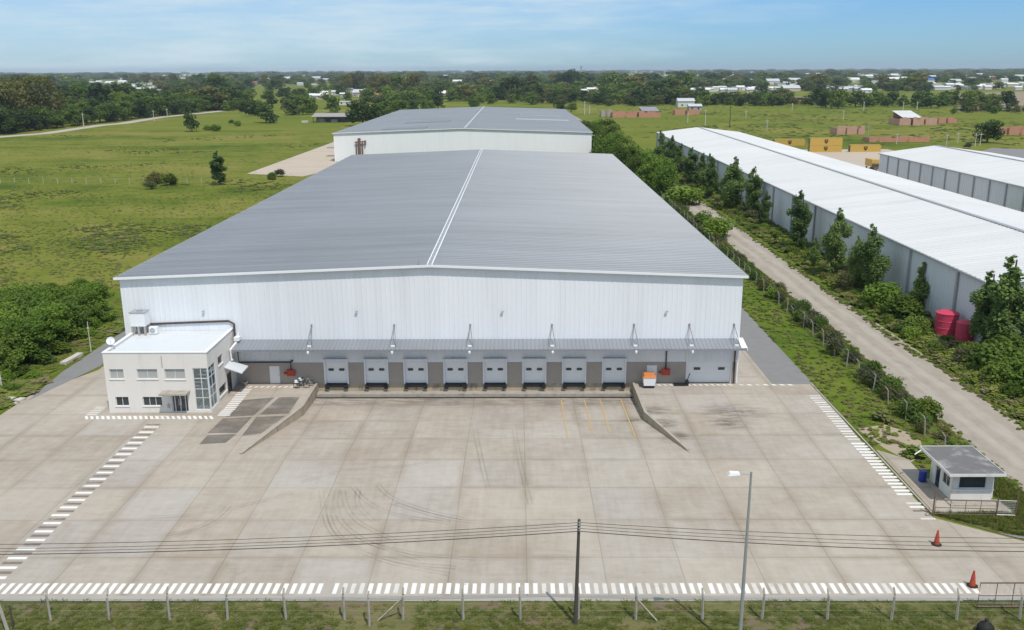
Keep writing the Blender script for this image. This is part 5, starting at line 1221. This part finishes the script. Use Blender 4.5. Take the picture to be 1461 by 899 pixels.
def bush(kind, x, yv, h, label, group=None, wide=1.3, name='bush', cat='bush', z_=0.):
    o = bpy.data.objects.new(name, rnd.choice(CROWN[kind])); C.objects.link(o); tag(o, label, cat, group)
    o.location = (x, yv, z_); o.rotation_euler = (0, 0, rnd.uniform(0, 6.283)); o.scale = (h*wide, h*wide*rnd.uniform(.85, 1.2), h); return o
def tpx(kind, px, yb, yt, label, group=None, wide=1., var=None, name='tree', cat='tree'):
    b = gp(px, yb); t = onY(px, yt, b.y); return tree(kind, b.x, b.y, t.z, label, group, wide, var, name, cat)

# poplars along the long shed
PG = 'poplars along the long white shed'
for px, yb, yt, wd, lab in (
    (943, 238, 184, 1.5, 'farthest poplar, at the far left corner of the long shed'),
    (958, 240, 191, 1.5, 'poplar touching the farthest one, slightly lower'),
    (968, 250, 203, 1.6, 'low poplar third from the far end of the row'),
    (987, 264, 208, 1.6, 'full poplar fourth from the far end of the row'),
    (1000, 270, 216, 1.5, 'small poplar squeezed behind the fourth from the far end'),
    (1013, 284, 217, 1.5, 'dense oval poplar fifth from the far end of the row'),
    (1040, 298, 231, 1.5, 'broad poplar with a second lower top joined to a pointed one'),
    (1048, 300, 220, 1.4, 'pointed poplar rising out of the broad double clump'),
    (1075, 310, 235, 1.35, 'tall narrow poplar right of the broad double clump'),
    (1090, 324, 270, 1.25, 'shorter dull poplar in front of the tall narrow one'),
    (1138, 358, 268, 1.3, 'tall poplar standing alone before the middle of the shed wall'),
    (1161, 384, 336, 1.2, 'short poplar sapling between two tall poplars'),
    (1190, 396, 292, 1.3, 'tall ragged poplar right of the short sapling'),
    (1219, 414, 334, 1.15, 'lower half of the twin poplars before the shed wall'),
    (1240, 422, 315, 1.3, 'taller half of the twin poplars before the shed wall'),
    (1312, 446, 370, 1.7, 'leaning young poplar left of the red tanks'),
    (1402, 502, 382, 1.5, 'lower companion of the big poplar beside the red tanks'),
    (1430, 512, 359, 1.7, 'biggest poplar, at the near corner of the long shed')):
    tpx('poplar', px, yb, yt, lab, PG, wd, name='poplar', cat='tree')
# bushes in the strip between lane and shed
n_ = 0
for (x_, yv, h, k_) in ((51.5, 93, 4.0, 'bush'), (53.4, 96, 4.4, 'bush'), (50.2, 90, 2.8, 'bush'), (52.5, 89, 3.6, 'bush'), (49.5, 97, 2.4, 'scrub'), (51.2, 99, 2.2, 'bush'), (49.2, 86, 2.0, 'bush'), (54.5, 91, 4.0, 'bush'), (51.8, 86, 3.0, 'bush'), (50.5, 83, 2.4, 'bush'), (49.4, 102, 1.6, 'scrub'), (51.0, 105, 1.3, 'bush')):
    bush(k_, x_, yv, h, 'lush green bush at the near end of the strip, below the biggest poplar', 'lush bushes below the biggest poplar', 1.25)
for (px, yb, h, lab) in ((1262, 440, 4.2, 'big round green bush between the twin poplars and the young poplar'), (1285, 455, 3.8, 'round bush in front of the young leaning poplar'), (1306, 476, 2.4, 'dense low bush left of the red tanks'), (1335, 503, 1.5, 'low bush just below the red tanks')):
    p = gp(px, yb); bush('bush', p.x, p.y, h, lab, None, 1.3)
for i in range(74):
    t = i/74; yv = 108+t**1.25*225+rnd.uniform(-1.5, 1.5); x_ = rnd.uniform(47.6, 52.6); h = rnd.uniform(1.1, 2.5)*(1.15 if x_ > 50 else .8)
    bush('bush' if rnd.random() < .5 else 'scrub', x_, yv, h, 'low mixed bush under the poplars between the lane and the long shed', 'low bushes under the poplars', rnd.uniform(1.1, 1.7))
# scrub along the lane fence
for i in range(112):
    yv = 68.3+i*1.46+rnd.uniform(-.7, .7); h = rnd.choice((1, 1, .7, 1.2))*rnd.uniform(1.1, 2.3)
    bush('scrub' if rnd.random() < .75 else 'bush', rnd.uniform(36.5, 38.3), yv, h, 'twiggy grey green scrub growing along the lane fence', 'scrub along the lane fence', rnd.uniform(.7, 1.3))
for (px, yb, h, lab) in ((975, 292, 5.5, 'dark round bush overhanging the lane, farthest along it'), (1020, 338, 4.6, 'wide green bush spreading over the lane fence halfway along'), (1005, 322, 3.4, 'green bush at the lane fence behind the wide one'), (1143, 447, 2.0, 'small bright green bush standing at the lane fence by a dark post')):
    p = gp(px, yb); bush('bush', p.x, p.y, h, lab, None, 1.5)
# bright trees beside the lane behind the warehouse
for i in range(24):
    yv = 238+i*8.2+rnd.uniform(-2, 2); tree('limey', rnd.uniform(30, 40.5) if yv > 262 else rnd.uniform(33, 39), yv, rnd.uniform(6, 10.5), 'bright green tree crowding the lane beside the rear warehouse', 'bright trees beside the lane', 1.05)
for (px, yb, yt, lab) in ((905, 245, 208, 'pale green tree over the lane bend right of the warehouse corner'), (922, 250, 213, 'thin stemmed tree where the lane reappears'), (868, 215, 178, 'rounded bright tree at the white side canopy'), (850, 196, 170, 'light green tree at the far right corner of the rear roof')):
    tpx('limey', px, yb, yt, lab, None, 1.1)
# left thicket
TG = 'thicket trees left of the office'
for (px, yb, h) in ((20, 540, 4.6), (45, 525, 5.0), (70, 512, 5.2), (95, 497, 5.0), (30, 505, 5.2), (60, 490, 5.4), (10, 515, 5.0), (85, 478, 5.2), (110, 484, 4.8), (128, 470, 4.8), (50, 470, 5.0), (20, 480, 5.0), (112, 462, 4.8), (145, 458, 4.4), (80, 460, 4.6), (158, 448, 4.0), (5, 470, 4.6), (35, 458, 4.6)):
    p = gp(px, yb); tree('broad', p.x-2.2, p.y+1, h, 'bushy dark green tree packed in the thicket left of the office', TG, 1.25)
for (px, yb, h) in ((10, 555, 2.2), (30, 548, 2.0), (52, 540, 1.7), (75, 520, 2.2), (100, 508, 2.0), (125, 490, 2.2), (148, 474, 2.2), (163, 462, 2.4), (60, 450, 3), (100, 446, 3), (140, 436, 2.6), (25, 440, 2.6), (115, 428, 2), (90, 420, 2.2), (150, 422, 2.2), (130, 410, 1.8), (70, 545, 1.3), (40, 562, 1.2)):
    p = gp(px, yb); bush('bush', p.x-2.0, p.y+.6, h*.9, 'low green bush at the edge of the thicket left of the office', 'bushes edging the thicket', 1.6)
p = gp(122, 483); bush('bush', p.x, p.y, 1.7, 'round green bush behind the thin weathered pole left of the office', None, 1.4)
for i in range(16):
    yv = 128+i*6.2+rnd.uniform(-2, 2); bush('bush' if i % 3 else 'scrub', -52.5+rnd.uniform(-3, 1.5), yv, rnd.uniform(1.2, 2.6), 'low bush in the rough grass along the hidden left side of the warehouse', 'bushes along the left warehouse side', 1.6)
# lone trees and shrubs in the left field
tpx('poplar', 315, 264, 213, 'lone dark bushy tree in the left field before the pale apron', None, 1.75, 1)
tpx('far', 274, 188, 162, 'lone round tree by the dirt track in the left field', None, 1.0, 1)
for (px, yb, h, k_, lab) in ((223, 262, 4.4, 'scrub', 'dark grey green shrub in the left field near the fence, left of a pair'), (243, 264, 4, 'bush', 'dark green shrub in the left field near the fence, right of a pair'), (215, 270, 3, 'scrub', 'wide pale shrub below the pair in the left field'),
                       (400, 252, 3, 'scrub', 'brownish shrub at the near edge of the pale apron'), (388, 256, 2.4, 'bush', 'green shrub beside the brownish one at the apron edge'), (340, 180, 4, 'bush', 'small dark shrub in the far left plot, right of the lone round tree'), (308, 187, 4.5, 'bush', 'dark shrub just right of the lone round tree'), (297, 186, 3.5, 'bush', 'low shrub touching the foot of the lone round tree'),
                       (437, 160, 9, 'bush', 'round dark bush in the field left of the farm shed'), (430, 146, 9, 'bush', 'bush above the round dark one in the far left field'), (420, 158, 5, 'bush', 'flat bush left of the round dark one before the farm shed'), (1380, 212, 3, 'scrub', 'grey scrub left of the round dark tree foot'), (330, 176, 3, 'bush', 'tiny shrub in the far left plot')):
    p = gp(px, yb); bush(k_, p.x, p.y, h, lab, None, 1.3)
# wood on the left, behind the dirt track
for i in range(34):
    yv = 476+i*12+rnd.uniform(-3, 3); tree('wood', -274.5+(yv-470)*.064-rnd.uniform(0, 3.5), yv-3, rnd.uniform(9, 15), 'green tree in the front row of the left wood along the dirt track', 'front row of the left wood', 1.25)
for i in range(42):
    yv = rnd.uniform(492, 640); x_ = rnd.uniform(-.6*yv-6, min(-279, -.50*yv)); tree('gum', x_, yv, rnd.uniform(23, 30), 'tall olive brown tree in the left corner of the wood', 'tall olive trees of the left wood', .95)
for i in range(70):
    yv = rnd.uniform(560, 980); x_ = -rnd.uniform(280, .58*yv+10) if .58*yv > 275 else -285; tree('wood', x_, yv, rnd.uniform(11, 17), 'green tree deeper in the left wood behind the front row', 'deeper trees of the left wood', 1.15)
# dark trees behind the rear roof and farm shed
for (px, yb, yt, lab) in ((518, 180, 143, 'biggest dark round tree left of the rear warehouse roof'), (536, 179, 147, 'dark tree just right of the biggest one by the rear roof'), (552, 174, 142, 'dark tree behind the left roof edge of the rear warehouse'), (570, 168, 141, 'third dark tree rising above the left edge of the rear roof'), (590, 163, 143, 'smaller dark tree above the left edge of the rear roof'), (540, 160, 138, 'tree top between the hamlet and the dark trees'),
                          (610, 160, 141, 'rounded tree above the rear roof left of its ridge'), (625, 155, 135, 'loose tree above the rear roof left of its ridge'), (676, 156, 140, 'brownish small tree just above the rear roof ridge'), (800, 158, 140, 'dark tree at the far right corner of the rear roof'), (815, 160, 146, 'low dark tree right of the far roof corner'),
                          (372, 160, 142, 'dark round tree at the end of the left wood'), (383, 146, 128, 'light green tree beyond the end of the left wood'), (348, 160, 144, 'low dark tree before the end of the left wood'), (408, 140, 126, 'small dark tree left of the hamlet'), (420, 138, 128, 'pointed dark tree left of the hamlet'), (448, 139, 122, 'dark tree between the hamlet houses'), (485, 137, 120, 'dark round tree amid the hamlet houses'), (1408, 204, 171, 'round dark tree standing alone before the red brick walls at right')):
    tpx('wood', px, yb, yt, lab, None, 1.2)
def belt(n, x0, x1, y0, y1, h0, h1, label, group, kind='far', wide=1.3):
    for i in range(n):
        p = gp(x0+(x1-x0)*(i+rnd.random())/n, rnd.uniform(y0, y1)); tree(kind, p.x, p.y, rnd.uniform(h0, h1), label, group, wide)
belt(24, 860, 1110, 147, 152, 6, 10, 'tree in the dense belt beyond the green plot, centre right', 'belt beyond the green plot')
belt(24, 1165, 1450, 149, 156, 10, 15, 'dark tree in the hedge row before the ploughed field', 'hedge row before the ploughed field')
belt(16, 1090, 1180, 147, 151, 6, 10, 'dark tree left of the hedge row, below the ploughed field corner', 'trees below the ploughed field corner')
belt(26, 580, 860, 140, 146, 9, 15, 'tree in the wood above the rear warehouse roof', 'wood above the rear roof')
belt(9, 482, 600, 128, 136, 24, 31, 'very tall tree in the grove rising over the horizon left of centre', 'tall grove left of centre', 'gum', 1.0)
belt(4, 802, 832, 124, 130, 27, 33, 'very tall tree rising over the horizon above the right end of the rear roof', 'tall trees above the rear roof end', 'wood', .9)
belt(3, 374, 398, 122, 127, 21, 25, 'very tall tree standing over the small left field plot', 'tall trees over the left plot', 'gum', .8)
belt(7, 178, 250, 118, 124, 22, 27, 'very tall tree in the far grove above the left wood', 'far grove above the left wood', 'gum', 1.1)
belt(5, 1178, 1192, 108, 112, 26, 32, 'very tall far tree rising over the horizon at right', 'tall far trees at right', 'far', 1.0)
belt(12, 1360, 1460, 163, 158, 4, 7, 'low shrub tree at the foot of the hedge row, far right', 'low shrub trees below the hedge')

# ---- stuff: woods that read as a mass, weeds and grass
def scatter(name, pts, sources, mat):
    """one object: instances of the source meshes on its points"""
    P = np.array([p[:3] for p in pts], dtype=np.float32); me = bpy.data.meshes.new(name); me.vertices.add(len(P)); me.vertices.foreach_set('co', P.ravel())
    for an, col in (('sx', 3), ('sz', 4), ('rot', 5)):
        a = me.attributes.new(an, 'FLOAT', 'POINT'); a.data.foreach_set('value', np.array([p[col] for p in pts], dtype=np.float32))
    a = me.attributes.new('kind_id', 'INT', 'POINT'); a.data.foreach_set('value', np.array([p[6] for p in pts], dtype=np.int32))
    ob = bpy.data.objects.new(name, me); C.objects.link(ob); ob['kind'] = 'stuff'; me.materials.append(mat)
    t = bpy.data.node_groups.new(name, 'GeometryNodeTree'); t.interface.new_socket('Geometry', in_out='INPUT', socket_type='NodeSocketGeometry'); t.interface.new_socket('Geometry', in_out='OUTPUT', socket_type='NodeSocketGeometry')
    gi, go, jn = t.nodes.new('NodeGroupInput'), t.nodes.new('NodeGroupOutput'), t.nodes.new('GeometryNodeJoinGeometry')
    def attr(nm, ty='FLOAT'):
        x = t.nodes.new('GeometryNodeInputNamedAttribute'); x.data_type = ty; x.inputs['Name'].default_value = nm; return x.outputs[0]
    sx, sz, ro, ki = attr('sx'), attr('sz'), attr('rot'), attr('kind_id', 'INT')
    sc = t.nodes.new('ShaderNodeCombineXYZ'); t.links.new(sx, sc.inputs[0]); t.links.new(sx, sc.inputs[1]); t.links.new(sz, sc.inputs[2])
    rc_ = t.nodes.new('ShaderNodeCombineXYZ'); t.links.new(ro, rc_.inputs[2])
    for i, src in enumerate(sources):
        oi = t.nodes.new('GeometryNodeObjectInfo'); oi.transform_space = 'ORIGINAL'; oi.inputs['Object'].default_value = src; oi.inputs['As Instance'].default_value = True
        cp = t.nodes.new('FunctionNodeCompare'); cp.data_type = 'INT'; cp.operation = 'EQUAL'; t.links.new(ki, cp.inputs[2]); cp.inputs[3].default_value = i
        io = t.nodes.new('GeometryNodeInstanceOnPoints'); t.links.new(gi.outputs[0], io.inputs['Points']); t.links.new(cp.outputs[0], io.inputs['Selection']); t.links.new(oi.outputs['Geometry'], io.inputs['Instance'])
        t.links.new(sc.outputs[0], io.inputs['Scale']); t.links.new(rc_.outputs[0], io.inputs['Rotation']); t.links.new(io.outputs[0], jn.inputs[0])
    t.links.new(jn.outputs[0], go.inputs[0]); md = ob.modifiers.new('scatter', 'NODES'); md.node_group = t; return ob
def crown_of(kind): 
    res = []
    for me in CROWN[kind]:
        for o in C.objects:
            if o.data == me: res.append(o); break
    return res
def blocked(px, py):
    if px < 345 and py > 158: return True
    if 345 <= px < 510 and py > 121: return rnd.random() > .04
    if 510 <= px < 860 and py > 150: return True
    if 640 < px < 860 and 143 < py <= 150: return rnd.random() > .25
    if 860 <= px < 1115 and py > 151: return True
    if px >= 1115 and py > 131: return True
    for a, b, c, d, pr in ((985, 1112, 125, 147, .97), (1330, 1480, 119, 132, .93), (1180, 1240, 124, 132, .95), (440, 545, 128, 150, .93), (125, 235, 114, 150, .9), (245, 300, 102, 118, .92), (1225, 1310, 104, 119, .85), (828, 862, 126, 146, .85), (640, 720, 118, 140, .7), (895, 985, 102.0, 113, .92)):
        if a < px < b and c < py < d: return rnd.random() < pr
    for hx, hy, hw, hh in HPX:
        if abs(px-hx) < hw and hy-1 < py < hy+hh: return rnd.random() < .93
    return False
src = crown_of('far'); pts = []
for i in range(40000):
    yv = 560*math.exp(rnd.random()*math.log(14500/560)); x_ = rnd.uniform(-1, 1)*(.64*yv+60)
    px, py = proj(x_, yv)
    if px < -160 or px > PW+160 or blocked(px, py): continue
    # patches: denser woods and thinner gaps
    s_ = .5+.5*math.sin(x_*.006+1.3*math.sin(yv*.0021))*math.cos(math.log(yv)*9+x_*.0021)
    if rnd.random() > .25+.6*s_: continue
    f_ = max(1, (yv/1100)**.62); h = rnd.uniform(7, 14)*(1 if yv < 2500 else .95)*(1.9 if rnd.random() < .05+.1*(math.sin(x_*.011+yv*.004) > .8) else 1)
    pts.append((x_, yv, -.2, h*rnd.uniform(1.1, 1.7)*f_, h, rnd.random()*6.28, rnd.randrange(len(src))))
o = scatter('distant_woodland', pts, src, L['dark']); o['label'] = 'wide mixed woods filling the plain to the horizon'; o['category'] = 'woods'

# three real weed clumps stand in the field and lend their shape to the rest
src = [bush('weed', x_, yv, 1.1, lab, None, 1.6, 'weed_clump', 'weeds') for x_, yv, lab in ((-53.2, 87.5, 'leafy weed clump at the concrete edge left of the office'), (33.6, 71.8, 'leafy weed clump in the grass strip behind the guard hut'), (34.2, 80.2, 'straw coloured weed clump halfway up the grass strip above the dirt patch'))]
for o, me in zip(src, CROWN['weed']): o.data = me
pts = []
def noise2(x, yv): return math.sin(x*.09+1.7*math.sin(yv*.035))+math.sin(yv*.06+1.3*math.sin(x*.05+2))
for i in range(20000):
    yv = 84*math.exp(rnd.random()*math.log(480/84)); x_ = rnd.uniform(-.62*yv-10, -51)
    if x_ > -88 and yv > 297 and yv < 440 and x_ > -89: continue
    nn = noise2(x_*.8, yv*1.4)+noise2(x_*3+50, yv*4)*.5
    if nn < .55 and rnd.random() > .07: continue
    near = max(0, 1-abs(x_+54)/10); h = rnd.uniform(.1, .3)*(1+.8*near)*(1.9 if nn > 1.4 else 1)
    pts.append((x_, yv, -.04, h*rnd.uniform(1.6, 3.4), h*.6, rnd.random()*6.28, rnd.choice((0, 1, 0, 1, 2))))
for i in range(15000):                       # dry, pale tussocks in drifts between the green weeds
    yv = 84*math.exp(rnd.random()*math.log(470/84)); x_ = rnd.uniform(-.62*yv-10, -51)
    if -89 < x_ and 297 < yv < 440: continue
    if noise2(x_*1.1+31, yv*1.1+7)+noise2(x_*4+11, yv*5)*.6 < .1 and rnd.random() > .25: continue
    h = rnd.uniform(.08, .22); pts.append((x_, yv, -.03, h*rnd.uniform(1.6, 3.6), h*.6, rnd.random()*6.28, 2 if rnd.random() < .75 else 0))
for i in range(2600):
    yv = 62.5*math.exp(rnd.random()*math.log(232/62.5)); x_ = rnd.uniform(31.0, 38.9)
    p = proj(x_, yv)
    if yv < 74 and x_ < 33.2 or yv < 68.5: continue
    h = rnd.uniform(.1, .34); pts.append((x_, yv, -.04, h*rnd.uniform(1.4, 2.6), h, rnd.random()*6.28, rnd.randrange(3)))
for i in range(2600):
    yv = 64*math.exp(rnd.random()*math.log(330/64)); e_ = rnd.random() < .5; x_ = (38.9+abs(rnd.gauss(0, .45))) if e_ else ((46.9 if yv < 100 else 46.2)-abs(rnd.gauss(0, .4)))
    h = rnd.uniform(.1, .35); pts.append((x_, yv, -.04, h*rnd.uniform(1.2, 2.4), h, rnd.random()*6.28, rnd.randrange(3)))
for i in range(4200):
    yv = 80*math.exp(rnd.random()*math.log(360/80)); x_ = rnd.uniform(47.2, 54.3); h = rnd.uniform(.25, .9); pts.append((x_, yv, -.04, h*rnd.uniform(1.3, 2.2), h, rnd.random()*6.28, rnd.randrange(3)))
for i in range(5000):
    yv = rnd.uniform(370, 900); x_ = rnd.uniform(45, 400)
    if not (860 < proj(x_, yv)[0] < 1500) or (88 < x_ < 152 and yv < 380): continue
    if noise2(x_*.6, yv*.5) < .2 and rnd.random() > .2: continue
    h = rnd.uniform(.3, .9); pts.append((x_, yv, -.05, h*rnd.uniform(2, 5), h*.5, rnd.random()*6.28, rnd.randrange(3)))
o = scatter('field_weeds', pts, src, L['weed']); o['label'] = 'rough weeds and tussocks over the fields and strips'; o['category'] = 'weeds'
t0 = tuft.build('grass_tuft', L['gtuft']); t0.location = (20.5, 49.0, 0); tag(t0, 'short grass tuft on the front verge', 'grass', None, 'stuff')
pts = []
for i in range(7500):
    x_, yv = rnd.uniform(-38, 44), 44.2+rnd.random()*5.95+rnd.gauss(0, .06)
    if yv > 49.2 and rnd.random() < .35: continue
    if noise2(x_*3, yv*5)+noise2(x_*9, yv*11)*.6 < -.1 and rnd.random() < .85: continue
    pts.append((x_, yv, 0, rnd.uniform(.5, 1.15), rnd.uniform(.15, .5)*(.9 if yv < 49.5 else .6), rnd.random()*6.28, 0))
for i in range(1500):
    x_, yv = rnd.uniform(30.9, 38.9), rnd.uniform(58, 64)
    if yv < 61.9-(x_-30.5)*.72 or (x_ < 37 and 61.8 < yv) : continue
    pts.append((x_, yv, 0, rnd.uniform(.5, 1.1), rnd.uniform(.4, .9), rnd.random()*6.28, 0))
for i in range(1600):
    x_, yv = rnd.uniform(36.9, 39.1), rnd.uniform(56.5, 72); pts.append((x_, yv, 0, rnd.uniform(.6, 1.2), rnd.uniform(.5, 1.1), rnd.random()*6.28, 0))
o = scatter('verge_grass', pts, [t0], L['gtuft']); o['label'] = 'short patchy grass on the front verge'; o['category'] = 'grass'

# ------------------------------------------------------------------ air
hm = bpy.data.materials.new('haze'); hm.use_nodes = True; ht = hm.node_tree; ht.nodes.clear()
ho = ht.nodes.new('ShaderNodeOutputMaterial'); hv = ht.nodes.new('ShaderNodeVolumePrincipled')
hv.inputs['Color'].default_value = (.72, .83, .95, 1); hv.inputs['Density'].default_value = 7e-5; hv.inputs['Anisotropy'].default_value = .0
ht.links.new(hv.outputs[0], ho.inputs['Volume'])
m = MB(); m.box(-FAR-300, FAR+300, -3300, FAR+300, -2.6, 62); hz = m.build('haze', hm); hz['kind'] = 'stuff'; hz['label'] = 'thin blue haze over the plain'; hz['category'] = 'haze'
hz.display_type = 'WIRE'
